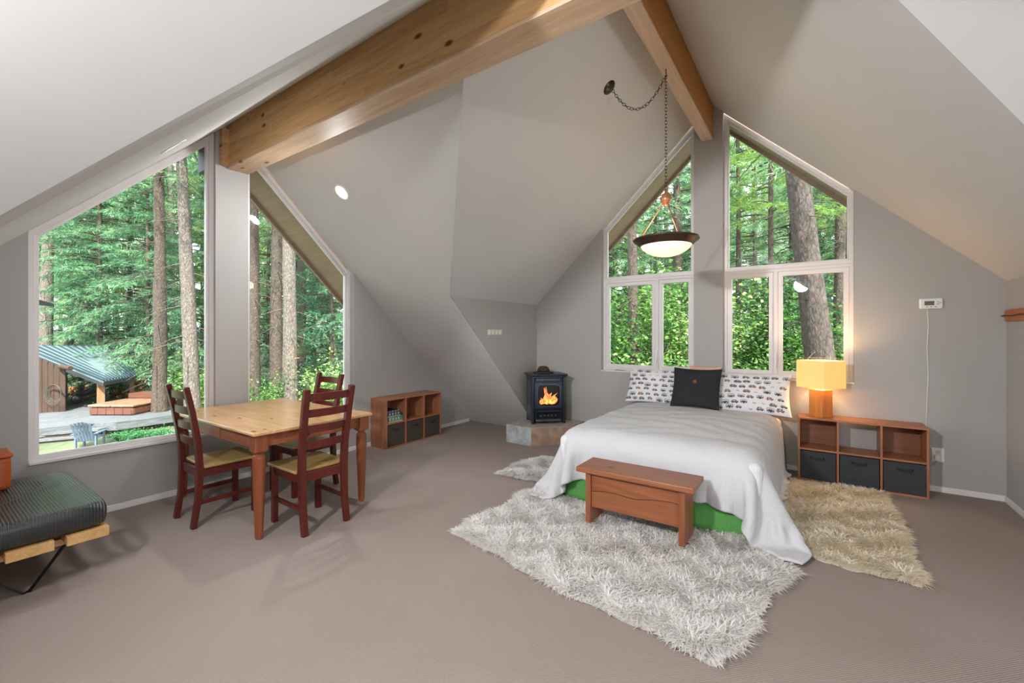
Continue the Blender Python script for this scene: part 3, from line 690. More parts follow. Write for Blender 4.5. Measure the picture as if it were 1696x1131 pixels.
# skirt: wavy vertical sheet around three sides
pth = []
def seg(a, b, n):
    for i in range(n): u = i/n; pth.append((a[0]+(b[0]-a[0])*u, a[1]+(b[1]-a[1])*u))
seg((BX1, BY0), (BX0+.04, BY0), 70); seg((BX0+.04, BY0), (BX0, BY0+.04), 6); seg((BX0, BY0+.04), (BX0, BY1-.04), 60); seg((BX0, BY1-.04), (BX0+.04, BY1), 6); seg((BX0+.04, BY1), (BX1, BY1), 70)
pth = np.array(pth); nrm = np.stack([pth[:, 0]-cx_, pth[:, 1]-cy_], 1)
nn = np.where(np.abs(nrm[:, :1])/1.02 > np.abs(nrm[:, 1:])/.77, np.stack([np.sign(nrm[:, 0]), 0*nrm[:, 0]], 1), np.stack([0*nrm[:, 0], np.sign(nrm[:, 1])], 1))
V = []
for z in np.linspace(.02, .31, 7):
    wv_ = .006*np.sin(np.arange(len(pth))*.31)*(1-z/.35) - .02*(z/.31)
    q = pth + nn*wv_[:, None]; V.append(np.stack([q[:, 0]-cx_, q[:, 1]-cy_, np.full(len(q), z)], 1))
V = np.concatenate(V); sk = npmesh('bed_skirt', V, gridfaces(7, len(pth)), M['green'], bed); sk.modifiers.new('s', 'SOLIDIFY').thickness = .004
# rugs use the same bed area, fleece strands
def rug(name, label, poly, m, n, seed, length=.055, lay=(0, 0)):
    r = np.random.default_rng(seed); P = np.array(poly); t = thing(name, label, 'rug', (P[:, 0].mean(), P[:, 1].mean(), 0)); c = P.mean(0)
    # organic outline
    o = []
    for i in range(len(P)):
        a, b = P[i], P[(i+1) % len(P)]; k = int(np.linalg.norm(b-a)/.04)+1
        for j in range(k):
            u = j/k; q = a+(b-a)*u; q = q + (c-q)/np.linalg.norm(c-q)*(.02*math.sin(u*9+i*2)+.012*math.sin(u*31)); o.append(q)
    o = np.array(o); mb = MB(); mb.prism([(x-c[0], y-c[1], .003) for x, y in o], (0, 0, .012)); mb.build('rug_hide', m, t)
    x0, y0 = o.min(0); x1, y1 = o.max(0); pts = r.uniform((x0, y0), (x1, y1), (int(n*1.7*((x1-x0)*(y1-y0))/abs(.5*np.sum(o[:, 0]*np.roll(o[:, 1], -1)-np.roll(o[:, 0], -1)*o[:, 1]))/1.6), 2))
    ins_ = np.zeros(len(pts), bool); j = len(o)-1
    for i in range(len(o)):
        yi, yj = o[i, 1], o[j, 1]; cond = ((yi > pts[:, 1]) != (yj > pts[:, 1])) & (pts[:, 0] < (o[j, 0]-o[i, 0])*(pts[:, 1]-yi)/(yj-yi+1e-12)+o[i, 0]); ins_ ^= cond; j = i
    pts = pts[ins_][:n]; N = len(pts)
    # distance to edge for outward combing
    dm = np.full(N, 9.); od = np.zeros((N, 2))
    for i in range(len(o)):
        dd = pts-o[i]; L = np.hypot(*dd.T); s = L < dm; dm[s] = L[s]; od[s] = -dd[s]/np.maximum(L[s], 1e-4)[:, None]
    cl = np.stack([np.sin(pts[:, 0]*23+np.sin(pts[:, 1]*17)*2), np.cos(pts[:, 1]*21+np.sin(pts[:, 0]*19)*2)], 1)
    d = cl*.55 + r.normal(0, .55, (N, 2)) + np.array(lay)*.7 + od*np.clip(1.8-dm*22, 0, 1.8)[:, None]
    L = length*r.uniform(.6, 1.25, N)*(.85+.3*np.sin(pts[:, 0]*11+pts[:, 1]*8))
    up = r.uniform(.35, .8, N)*np.clip(.45+dm*7, .45, 1)
    b3 = np.concatenate([pts-c, np.full((N, 1), .014)], 1)
    dn = d/np.maximum(np.hypot(*d.T), .3)[:, None]
    p1 = b3 + np.stack([dn[:, 0]*L*.45, dn[:, 1]*L*.45, L*up*.7], 1); p2 = p1 + np.stack([dn[:, 0]*L*.65, dn[:, 1]*L*.65, L*(up-.45)*.5], 1)
    p2[:, 2] = np.maximum(p2[:, 2], .008)
    side = np.stack([-dn[:, 1], dn[:, 0], 0*dn[:, 0]], 1)*(r.uniform(.0022, .0042, N))[:, None]
    V = np.stack([b3-side, b3+side, p1-side, p1+side, p2], 1).reshape(-1, 3); k = np.arange(N)[:, None]*5
    Fq = np.concatenate([k+[0, 1, 3], k+[0, 3, 2], k+[2, 3, 4]], 0)
    npmesh('rug_pile', V, Fq, m, t, smooth=False, kind='stuff'); return t
rug('fleece_rug', 'large ivory shaggy fleece rug on the carpet at the foot of the bed', [(2.28, 2.12), (2.00, .33), (3.08, .10), (3.42, .35), (3.42, 1.95), (3.28, 2.1)], M['furw'], 44000, 1)
rug('fleece_rug', 'cream yellow shaggy fleece rug between the bed and the bedside shelf', [(3.35, .22), (3.29, -.50), (4.2, -.52), (5.02, -.50), (5.02, .2)], M['furc'], 30000, 2, .06, (-.5, 0))
rug('fleece_rug', 'small pale fleece rug peeking out left of the bed near the hearth', [(3.5, 2.66), (3.58, 2.0), (4.25, 2.0), (4.3, 2.58)], M['furw'], 14000, 3)
# duvet: cloth relaxed over the mattress
def cloth():
    X0, X1, Y0, Y1 = 3.07, 5.16, -.20, 2.32; nx, ny = 93, 111
    xs = np.linspace(X0, X1, nx); ys = np.linspace(Y0, Y1, ny)
    P = np.zeros((nx, ny, 3)); P[..., 0] = xs[:, None]; P[..., 1] = ys[None, :]; P[..., 2] = .66
    r = np.random.default_rng(5); lowf = r.normal(0, 1, (9, 11))
    P[..., 2] += .006*r.normal(0, 1, (nx, ny))
    hx_, hy_ = xs[1]-xs[0], ys[1]-ys[0]; prev = P.copy()
    cons = []
    for di, dj, st_ in ((1, 0, 1.), (0, 1, 1.), (1, 1, .5), (1, -1, .5), (2, 0, .16), (0, 2, .16), (4, 0, .05), (0, 4, .05)):
        rest = math.hypot(di*hx_, dj*hy_)
        per = di if di else dj
        for ph in range(2):
            cons.append((di, dj, rest, st_, ph))
    bx0, bx1, by0, by1, bz = BX0-.012, BX1+.2, BY0-.012, BY1+.012, .60
    rad = .15
    for step in range(190):
        vel = (P-prev)*.965; prev = P.copy(); P = P + vel; P[..., 2] -= 4.5*(1/70)**2
        for it in range(9):
            for di, dj, rest, st_, ph in cons:
                if it % 3 and di+abs(dj) > 2: continue
                i0 = np.arange(0, nx-di); 
                if di: i0 = i0[(i0//di) % 2 == ph]; js = (max(0, -dj), ny-max(0, dj)); 
                if di:
                    A = P[i0, js[0]:js[1]]; B = P[i0+di, js[0]+dj:js[1]+dj]
                    D = B-A; L = np.sqrt((D**2).sum(-1, keepdims=True)); cor = D*((L-rest)/L*.5*st_)
                    P[i0, js[0]:js[1]] += cor; P[i0+di, js[0]+dj:js[1]+dj] -= cor
                else:
                    j0 = np.arange(0, ny-dj); j0 = j0[(j0//dj) % 2 == ph]; A = P[:, j0]; B = P[:, j0+dj]
                    D = B-A; L = np.sqrt((D**2).sum(-1, keepdims=True)); cor = D*((L-rest)/L*.5*st_)
                    P[:, j0] += cor; P[:, j0+dj] -= cor
            # rounded box collision
            qx = np.clip(P[..., 0], bx0+rad, bx1-rad); qy = np.clip(P[..., 1], by0+rad, by1-rad); qz = np.clip(P[..., 2], -1, bz-rad)
            D = P - np.stack([qx, qy, qz], -1); L = np.sqrt((D**2).sum(-1))
            ins = (L < rad)
            deep = ins & (L < 1e-4)
            sc = np.where(ins & ~deep, rad/np.maximum(L, 1e-6), 1.)
            P = np.stack([qx, qy, qz], -1) + D*sc[..., None]
            if deep.any():
                dx = P[..., 0]-bx0; dy0 = P[..., 1]-by0; dy1 = by1-P[..., 1]; dz = bz-P[..., 2]
                m = np.minimum(np.minimum(dx, dz), np.minimum(dy0, dy1))
                P[..., 2] = np.where(deep & (m == dz), bz, P[..., 2]); P[..., 0] = np.where(deep & (m == dx), bx0, P[..., 0])
                P[..., 1] = np.where(deep & (m == dy0), by0, P[..., 1]); P[..., 1] = np.where(deep & (m == dy1), by1, P[..., 1])
            # bench, floor
            ib = (P[..., 0] < 3.222) & (P[..., 1] > .6) & (P[..., 1] < 1.48) & (P[..., 2] < .46)
            P[..., 0] = np.where(ib, 3.222, P[..., 0])
            fl_ = P[..., 2] < .03; P[..., 2] = np.where(fl_, .03, P[..., 2])
        top = (P[..., 2] > bz-.01) | (P[..., 2] < .035)
        fr = np.where(top, .75, .0)[..., None]; prev = prev + (P-prev)*fr
        prev[0:2] = prev[0:2]
    xx = (P[..., 0]-bx0)/(BX1-bx0); yy = (P[..., 1]-by0)/(by1-by0)
    q = np.clip(xx, 0, 1)*np.clip(1.1-xx, 0, 1)*4*np.clip(yy, 0, 1)*np.clip(1-yy, 0, 1)*4
    P[..., 2] += np.clip(q, 0, 1)*.02
    low = np.clip((.5-P[..., 2])/.3, 0, 1); fx = (P[..., 0] < BX0+.03); fy0 = (P[..., 1] < BY0) & ~fx; fy1 = (P[..., 1] > BY1) & ~fx
    P[..., 0] -= np.where(fx, low*.016*(np.sin(P[..., 1]*38+1.5*np.sin(P[..., 1]*9))+.5*np.sin(P[..., 1]*77)), 0)
    P[..., 1] -= np.where(fy0, low*.018*np.sin(P[..., 0]*34+2*np.sin(P[..., 0]*7)), 0); P[..., 1] += np.where(fy1, low*.018*np.sin(P[..., 0]*34+2*np.sin(P[..., 0]*7)), 0)
    # puffy creases over the top
    P[..., 2] += np.where(P[..., 2] > .5, .006*np.sin(P[..., 0]*19+2.5*np.sin(P[..., 1]*5))*np.sin(P[..., 1]*9+1.3*np.sin(P[..., 0]*7)), 0)
    return P, nx, ny
P, nx, ny = cloth()
dv = npmesh('duvet', P.reshape(-1, 3), gridfaces(nx, ny), M['duvet']); s = dv.modifiers.new('s', 'SOLIDIFY'); s.thickness = .022; s.offset = 0; ss = dv.modifiers.new('ss', 'SUBSURF'); ss.levels = 1; ss.render_levels = 1
tag(dv, 'rumpled white cotton duvet draped over the bed down to the rugs', 'duvet')

# pillows
def pillow_grid(w_, h_, th, nu, nv, pinch=.06):
    u = np.linspace(-1, 1, nu)[:, None]*np.ones((1, nv)); v = np.ones((nu, 1))*np.linspace(-1, 1, nv)[None, :]
    x = u*w_/2*(1-pinch*(1-np.abs(v)**2)*(1)); y = v*h_/2*(1-pinch*1.4*(1-np.abs(u)**2))
    tt = th/2*np.clip((1-np.abs(u)**3.0), 0, 1)**.55*np.clip((1-np.abs(v)**3.0), 0, 1)**.55
    return u, v, x, y, tt
def pillow(name, label, cat, loc, rot, w_, h_, th, m, group=None, printed=False, seed=0):
    nu, nv = (230, 150) if printed else (60, 50)
    u, v, x, y, tt = pillow_grid(w_, h_, th, nu, nv)
    wr = .004*np.sin(u*9+3*v+seed)*np.sin(v*7+seed)*(np.abs(u)+.2)
    Vt = np.stack([x, y, tt+wr*(tt > .01)], -1).reshape(-1, 3); Vb = np.stack([x, y, -tt*.8], -1).reshape(-1, 3)
    F_ = gridfaces(nu, nv); V = np.concatenate([Vt, Vb]); Fq = np.concatenate([F_, F_[:, ::-1]+len(Vt)])
    t = thing(name, label, cat, loc, 0, group); t.rotation_euler = rot
    o = npmesh('pillow_cover', V, Fq, m, t)
    if printed:
        img = np.ones((nu, nv, 3))*np.array([.80, .79, .80])
        r = random.Random(seed+4); X = (u*.5+.5)*w_; Y = (v*.5+.5)*h_
        cols = [(.02,.03,.07), (.05,.06,.1), (.28,.04,.04), (.45,.16,.07), (.09,.1,.13), (.015,.02,.04)]
        def rect(cx, cy, a, b, c, ell=False):
            k = (((X-cx)/a)**2+((Y-cy)/b)**2 < 1) if ell is True else (((X-cx)/a)**4+((Y-cy)/b)**4 < 1) if ell else ((np.abs(X-cx) < a) & (np.abs(Y-cy) < b)); img[k] = c
        row = 0; yy = .035
        while yy < h_-.02:
            xx = .03 + (row % 2)*.045 + r.uniform(0, .015)
            while xx < w_-.02:
                kind = r.choice('cvtkp'); y_keep = yy; yy = yy + r.uniform(-.009, .009); c1 = r.choice(cols); c2 = r.choice(cols); s_ = r.uniform(1.05, 1.4)
                if kind in 'ct':
                    rect(xx, yy, .026*s_, .007*s_, c1); rect(xx-.003, yy+.009*s_, .015*s_, .006*s_, (.05,.06,.1)); rect(xx-.008, yy+.009*s_, .004, .004*s_, (.6,.62,.65)); rect(xx+.004, yy+.009*s_, .004, .004*s_, (.6,.62,.65)); rect(xx, yy+.001, .022*s_, .0016, (.55,.5,.5))
                    rect(xx-.014*s_, yy-.009, .0062, .0062, (.01,.01,.02), True); rect(xx+.014*s_, yy-.009, .0062, .0062, (.01,.01,.02), True)
                elif kind in 'vk':
                    rect(xx, yy+.003, .028*s_, .0165*s_, (.05,.06,.11), 4); rect(xx, yy+.004, .025*s_, .0138*s_, (.62,.62,.66), 4); rect(xx, yy-.004, .023*s_, .0042, c1); rect(xx-.009, yy+.006, .006, .0045, (.04,.05,.1)); rect(xx+.008, yy+.006, .006, .0045, (.04,.05,.1)); rect(xx+.0005, yy-.013, .007, .007, (.01,.01,.02), True); rect(xx+.03, yy-.007, .006, .0015, (.02,.02,.04))
                else:
                    for q in range(3): rect(xx-.012+q*.011, yy+r.uniform(-.004, .006), .0025, .0075, r.choice(cols), True)
                yy = y_keep; xx += r.uniform(.084, .112)
            yy += .060; row += 1
        colr = np.ones((len(V), 4), np.float32); colr[:len(Vt), :3] = img.reshape(-1, 3); colr[len(Vt):, :3] = (.80, .79, .80)
        a = o.data.color_attributes.new('print', 'FLOAT_COLOR', 'POINT'); a.data.foreach_set('color', colr.ravel())
    return t
def lean(deg, yaw=0): return Matrix.Rotation(math.radians(yaw), 4, 'Z') @ Matrix(((0, math.cos(math.radians(deg))*1, -math.sin(math.radians(deg)), 0), (-1, 0, 0, 0), (0, math.sin(math.radians(deg)), math.cos(math.radians(deg)), 0), (0, 0, 0, 1)))
# local x -> -Y (rightwards in photo), local y -> up leaning back to +X, local z -> towards the room (-X)
pillow('pillow', 'white camper-print pillow left of the black cushion', 'pillow', (5.20, 1.545, .80), lean(68, -2).to_euler(), .70, .43, .15, M['print'], 'camper-print pillows on the bed', True, 1)
pillow('pillow', 'white camper-print pillow right of the black cushion, beside the lamp', 'pillow', (5.17, .58, .80), lean(64, 3).to_euler(), .78, .46, .16, M['print'], 'camper-print pillows on the bed', True, 7)
pc = pillow('throw_cushion', 'square black linen cushion with wooden button in the middle of the bed', 'cushion', (5.0, 1.06, .835), lean(66, 0).to_euler(), .50, .46, .13, M['black'])
MB().lathe([(.019, 0), (.021, .003), (.017, .007), (.006, .005), (.001, .005)], (0, .05, .067), 20).build('button', M['button'], pc, smooth=True)
MB().box(-.235, .235, .052, .055, .03, .0655).build('flap_seam', M['binl'], pc) if False else None
pillow('pillow', 'peach pillow corner showing behind the black cushion', 'pillow', (5.30, 1.03, .90), lean(75, 0).to_euler(), .34, .32, .08, M['peach'])

# bench
b = thing('wooden_bench', 'rustic reddish fir bench at the foot of the bed', 'bench', (3.06, 1.04, 0))
MB().box(-.155, .148, -.412, .41, .405, .442).build('bench_top', M['bench'], b, bevel=.005)
for sy in (-1, 1): MB().box(-.12, .12, sy*.33-.02, sy*.33+.02, .012, .405).build('leg', M['benchz'], b, bevel=.004)
MB().box(-.10, -.065, -.31, .31, .15, .405).build('front_panel', M['bench'], b, bevel=.003)
mb = MB(); zc = .30
pr_ = random.Random(2); ys_ = [-.31+.62*i/14 for i in range(15)]; zz = [zc+.010*math.sin(i*.7)-.0006*i*4+pr_.uniform(-.002, .002) for i in range(15)]
mb.sweep([(-.1005, y_, z_) for y_, z_ in zip(ys_, zz)], .0018, 4); mb.build('crack', M['darkhole'], b)

# ------------------------------------------------------------------ bedside lamp, thermostat, outlet
lp = thing('table_lamp', 'lit table lamp with square cream shade on the bedside shelf', 'lamp', (5.24, -.045, SH), math.radians(-38))
MB().box(-.068, .068, -.068, .068, 0, .265).build('lamp_base', wood('amber_lamp_wood', (190, 118, 52), (214, 146, 76), 2, 1, .4), lp, bevel=.003)
MB().sweep([(0, 0, .265), (0, 0, .36)], .008, 8).build('stem', M['bronzel'], lp)
mb = MB()
s_ = .142
for a, b_ in (((-s_, -s_), (s_, -s_)), ((s_, -s_), (s_, s_)), ((s_, s_), (-s_, s_)), ((-s_, s_), (-s_, -s_))):
    mb.prism([(a[0], a[1], .285), (b_[0], b_[1], .285), (b_[0], b_[1], .55), (a[0], a[1], .55)], (-(a[0]+b_[0])/2/s_*.004, -(a[1]+b_[1])/2/s_*.004, 0))
mb.build('lamp_shade', M['shade'], lp)
MB().lathe([(.001, .34), (.02, .35), (.03, .39), (.022, .42), (.001, .435)], (0, 0, 0), 16).build('bulb', emis('lamp_bulb', (255, 214, 140), 12), lp, smooth=True)
light('lamp_light', 'POINT', (5.24, -.045, SH+.45), 14, (1, .66, .32), shadow_soft_size=.05)
light('lamp_light_low', 'POINT', (5.24, -.045, SH+.29), 3, (1, .62, .3), shadow_soft_size=.05)
th_ = thing('thermostat', 'white wall thermostat with grey screen right of the bed windows', 'thermostat', (XB, -.86, 1.695))
MB().box(-.028, 0, -.079, .079, -.047, .047).build('case', M['plastic'], th_, bevel=.012, seg=3)
MB().box(-.031, -.028, -.02, .045, -.016, .022).build('screen', M['lcd'], th_)
for q, z in ((-.045, .014), (-.045, -.006), (-.06, .004), (-.03, -.03), (.0, -.03), (.03, -.03)): MB().box(-.031, -.028, q-.006, q+.006, z-.004, z+.004).build('button', M['grey'], th_)
cb = MB().sweep([(XB-.006, -.838, 1.648), (XB-.006, -.845, 1.5), (XB-.006, -.836, 1.3), (XB-.006, -.843, 1.05), (XB-.006, -.835, .8), (XB-.006, -.83, .60), (XB-.007, -.85, .42), (XB-.012, -.865, .37)], .0035, 6)
tag(cb.build('power_cable', M['plastic'], smooth=True), 'thin white cable running down the wall below the thermostat', 'cable')
ou = thing('wall_outlet', 'white wall outlet beside the bedside shelf', 'outlet', (XB, -.908, .332))
MB().box(-.006, 0, -.04, .04, -.062, .062).build('cover_plate', M['plastic'], ou, bevel=.003)
for z in (.022, -.022): MB().box(-.009, -.006, -.016, .016, z-.014, z+.014).build('socket', M['cream'], ou, bevel=.002)
pl = thing('power_plug', 'white charger plug in the wall outlet with dangling cords', 'plug', (XB-.012, -.895, .31))
MB().box(-.035, 0, -.02, .015, -.025, .02).build('plug_body', M['plastic'], pl, bevel=.005)
MB().sweep([(-.02, -.002, -.02), (-.03, .02, -.06), (-.02, .06, -.085), (-.03, .1, -.12)], .0035, 6).build('cord', M['grey'], pl, smooth=True)
# switch strip on knee wall
sp = thing('switch_plate', 'cream four-gang switch plate on the knee wall above the hearth', 'switch', (4.395, YK, 1.44))
MB().box(-.15, .15, -.008, 0, -.036, .036).build('cover_plate', M['cream'], sp, bevel=.003)
for i in range(4): MB().box(-.118+i*.075-.018, -.118+i*.075+.018, -.016, -.008, -.026, .026).build('rocker', M['plastic'], sp, bevel=.002)
# wooden ledge on the right wall
ld = thing('wall_ledge', 'orange wooden coat rail mounted on the right side wall', 'rail', (4.9, YR, 1.573))
MB().box(-.55, .47, 0, .022, -.047, .047).build('rail_board', M['board'], ld, bevel=.003)
MB().sweep([(.52-.09*i, .03+.004*math.sin(i*2), -.002+.004*math.sin(i*1.7)) for i in range(12)], .0045, 6).build('metal_rod', M['blacksteel'], ld)

# ------------------------------------------------------------------ pendant lamp
PX, PY = 3.75, 1.032
pd = thing('pendant_lamp', 'bronze bowl pendant lamp with alabaster glass hanging over the bed', 'lamp', (PX, PY, 0))
MB().lathe([(.262, 2.222), (.27, 2.216), (.262, 2.205), (.235, 2.185), (.215, 2.165), (.19, 2.155), (.19, 2.162), (.21, 2.175), (.232, 2.195), (.255, 2.214), (.262, 2.222)], (0, 0, 0), 48).build('bowl_rim', M['bronze'], pd, smooth=True)
M['bowl'] = emis('alabaster_bowl_glass', (255, 226, 190), .85, (240, 225, 205))
MB().lathe([(.208, 2.165), (.19, 2.14), (.16, 2.115), (.12, 2.093), (.07, 2.078), (.03, 2.073), (.001, 2.072)], (0, 0, 0), 48).build('glass_bowl', M['bowl'], pd, smooth=True)
hub = MB().lathe([(.001, 2.50), (.022, 2.50), (.022, 2.515), (.038, 2.535), (.05, 2.565), (.032, 2.585), (.032, 2.60), (.012, 2.61), (.012, 2.64), (.001, 2.64)], (0, 0, 0), 24).build('hub', M['bronzel'], pd, smooth=True)
for k in range(3):
    a = math.radians(100 + 120*k); MB().sweep([(.02*math.cos(a), .02*math.sin(a), 2.53), (.235*math.cos(a), .235*math.sin(a), 2.205)], .006, 8).build('rod', M['bronzel'], pd)
    MB().lathe([(.001, 2.19), (.012, 2.195), (.014, 2.21), (.001, 2.225)], (.24*math.cos(a), .24*math.sin(a), 0), 10).build('finial', M['bronze'], pd)
def chainmesh(P, ln=.034):
    mb = MB(); P = [Vector(p) for p in P]; L = [0]
    for a, b_ in zip(P[:-1], P[1:]): L.append(L[-1]+(b_-a).length)
    def at(s):
        s = min(max(s, 0), L[-1]-1e-6)
        for i in range(len(L)-1):
            if L[i+1] >= s: return P[i].lerp(P[i+1], (s-L[i])/(L[i+1]-L[i])), (P[i+1]-P[i]).normalized()
    n = int(L[-1]/(ln*.8))
    for i in range(n):
        c, t_ = at((i+.5)*L[-1]/n); ref = Vector((1, .3, .1)) if abs(t_.z) > .5 else Vector((0, 0, 1))
        a = ref.cross(t_).normalized(); b_ = t_.cross(a)
        if i % 2: a, b_ = b_, -a
        pts = [c + t_*(math.cos(q)*ln*.5) + a*(math.sin(q)*.011) for q in [2*PI*k/8 for k in range(9)]]
        mb.sweep(pts, .0028, 4, cap=False)
    return mb
chainmesh([(0, 0, 3.60), (0, 0, 2.64)]).build('chain', M['chain'], pd, kind='stuff')
CA = Vector((3.655, 1.497, 3.604)) - Vector((PX, PY, 0)); A_ = Vector((0, 0, 3.60))
pts = []
for i in range(25):
    u = i/24; p = (CA+Vector((0, -.03, -.03))).lerp(A_, u); p.z -= .30*4*u*(1-u)*.75; pts.append(p)
chainmesh(pts).build('swag_chain', M['chain'], pd, kind='stuff')
MB().sweep([(0, 0, 3.655), (0, 0, 3.62), (.012, 0, 3.605), (.012, 0, 3.592), (0, 0, 3.585), (-.01, 0, 3.592)], .004, 6).build('hook', M['chain'], pd)
cn = MB().lathe([(.001, -.03), (.02, -.028), (.045, -.018), (.062, -.004), (.064, 0), (.001, .0)], (0, 0, 0), 28)
cn.xf(Matrix.Translation(CA) @ Matrix.Rotation(-math.atan(.96), 4, 'X')); cn.build('ceiling_canopy', M['chain'], pd, smooth=True)
light('pendant_light', 'POINT', (PX, PY, 2.30), 5, (1, .78, .52), shadow_soft_size=.08)
# recessed lights
def recessed(label, p, nor, r=.088):
    t = thing('recessed_light', label, 'light', p)
    Mx = Vector(nor).to_track_quat('Z', 'Y').to_matrix().to_4x4()
    MB().lathe([(r*.78, .0), (r*.8, .006), (r*.95, .006), (r, 0)], (0, 0, 0), 36).xf(Mx).build('trim_ring', M['white'], t, smooth=True)
    MB().lathe([(r*.79, .003), (r*.4, .001), (.001, .0005)], (0, 0, 0), 36).xf(Mx).build('lamp_lens', M['can'], t, smooth=True)
def can_or_fill_light(p, nor, e):
    o = light('recessed_or_fill_glow', 'AREA', Vector(p)+Vector(nor).normalized()*.012, e, (.985, .985, 1), shape='DISK', size=.13 if e < 50 else .3); aim(o, nor)
can_or_fill_light((2.575, 3.857, zL(2.575)), (-SL, 0, -1), 20); can_or_fill_light((1.03, 3.33, zL(1.03)), (SL, 0, -1), 9)
for yy_ in (1.75, .25):   # two added fill lights, unseen and without fixtures, in the west wing
    p_ = (-.75, yy_, zU(1.75)); n_ = (1, (-.05 if yy_ < 1 else -.3), -.02); can_or_fill_light(p_, n_, 195 if yy_ > 1 else 55)
recessed('round recessed downlight in the grey slope right of the long beam', (2.575, 3.857, zL(2.575)), (-SL, 0, -1))
recessed('recessed downlight seen edge-on in the narrow slope above the largest window', (1.03, 3.33, zL(1.03)), (SL, 0, -1))

# ------------------------------------------------------------------ daybed
dbt = thing('daybed', 'low slatted oak daybed with black ribbed leather cushion below the left window', 'daybed', (0, 3.9, 0))
# cushion with soft edges and a slight wrinkle
nu, nv = 90, 60
us_ = np.sign(np.linspace(-1, 1, nu))*(1-(1-np.abs(np.linspace(-1, 1, nu)))**1.9); vs_ = np.sign(np.linspace(-1, 1, nv))*(1-(1-np.abs(np.linspace(-1, 1, nv)))**1.9)
u = us_[:, None]*np.ones((1, nv)); v = np.ones((nu, 1))*vs_[None, :]
X = -.25 + u*(.995-.02*np.abs(v)**12); Y = v*(.53-.02*np.abs(u)**12)
tt = .075*np.clip(1-np.abs(u)**70, 0, 1)**.4*np.clip(1-np.abs(v)**45, 0, 1)**.4
wr = .014*np.exp(-((X-.42-.18*np.sin((Y+.1)*5))**2)/.0012)*np.exp(-((Y-.05)/.2)**2) - .012*np.exp(-((X-.36-.16*np.sin((Y+.1)*5))**2)/.002)*np.exp(-((Y-.05)/.22)**2)
wr += .010*np.exp(-((Y+.16-.25*(X-.2))**2)/.0008)*np.exp(-((X-.25)/.18)**2)
V = np.concatenate([np.stack([X, Y, .375+tt+wr], -1).reshape(-1, 3), np.stack([X, Y, .375-tt*.85], -1).reshape(-1, 3)]); Fg = gridfaces(nu, nv)
npmesh('seat_cushion', V, np.concatenate([Fg, Fg[:, ::-1]+nu*nv]), M['cushion'], dbt)
for i in range(9):
    x1 = .735 - i*.222; MB().box(x1-.175, x1, -.535, .55, .252, .306).build('slat', M['slat'], dbt, bevel=.003)
for y_ in (-.35, .35): MB().box(-1.25, .66, y_-.03, y_+.03, .215, .252).build('under_rail', M['slat'], dbt, bevel=.003)
for x_, s in ((.43, 1), (-.9, -1)):
    for y_ in (-.36, .36):
        MB().sweep([(x_+.17, y_-.02, .25), (x_+.012, y_, .008), (x_-.012, y_, .008), (x_-.26, y_+.03, .25)], .0095, 4, square=True, aspect=.5).build('leg', M['blacksteel'], dbt)
lb = thing('leather_box', 'orange-brown leather box standing on the black daybed at the left edge', 'box', (.22, 4.22, .452))
MB().box(-.22, .22, -.12, .12, 0, .21).build('box_body', M['leather'], lb, bevel=.03, seg=4)
MB().box(-.225, .225, -.125, .125, .2, .225).build('lid_rim', M['leather'], lb, bevel=.008)

# ------------------------------------------------------------------ outdoors
G0 = -1.38
gx = np.linspace(-40, 75, 120); gy = np.linspace(-30, 85, 120)
GX, GY = np.meshgrid(gx, gy, indexing='ij'); dd = GX*F2[0]+GY*F2[1]
def gz(x, y):
    d = np.hypot(x-2, y-1); return G0 + np.clip(d-16, 0, 99)*.045 + .12*np.sin(x*.5)*np.cos(y*.43)*np.clip((d-13)/6, 0, 1)
npmesh('ground', np.stack([GX, GY, gz(GX, GY)], -1).reshape(-1, 3), gridfaces(120, 120), M['ground'], kind='structure')

def tube_np(pts, rads, n):
    P = np.array(pts, float); T_ = np.gradient(P, axis=0); T_ /= np.linalg.norm(T_, axis=1, keepdims=True)
    ref = np.array([1., 0, 0]) if abs(T_[0, 2]) > .7 else np.array([0, 0, 1.])
    A = ref - T_*(T_@ref)[:, None]; A /= np.linalg.norm(A, axis=1, keepdims=True); B = np.cross(T_, A)
    an = np.arange(n)*2*PI/n; V = P[:, None]+np.array(rads)[:, None, None]*(A[:, None]*np.cos(an)[None, :, None]+B[:, None]*np.sin(an)[None, :, None])
    i = np.arange(len(P)-1)[:, None]*n; k = np.arange(n)[None]; k2 = (k+1) % n
    return V.reshape(-1, 3), np.stack([i+k, i+k2, i+n+k2, i+n+k], -1).reshape(-1, 4)
class Acc:
    def __init__(s): s.V = []; s.F = []; s.n = 0
    def add(s, V, F_): s.V.append(V); s.F.append(F_+s.n); s.n += len(V)
    def mesh(s, name, m):
        o = npmesh(name, np.concatenate(s.V), np.concatenate(s.F), m); me = o.data; bpy.data.objects.remove(o); return me
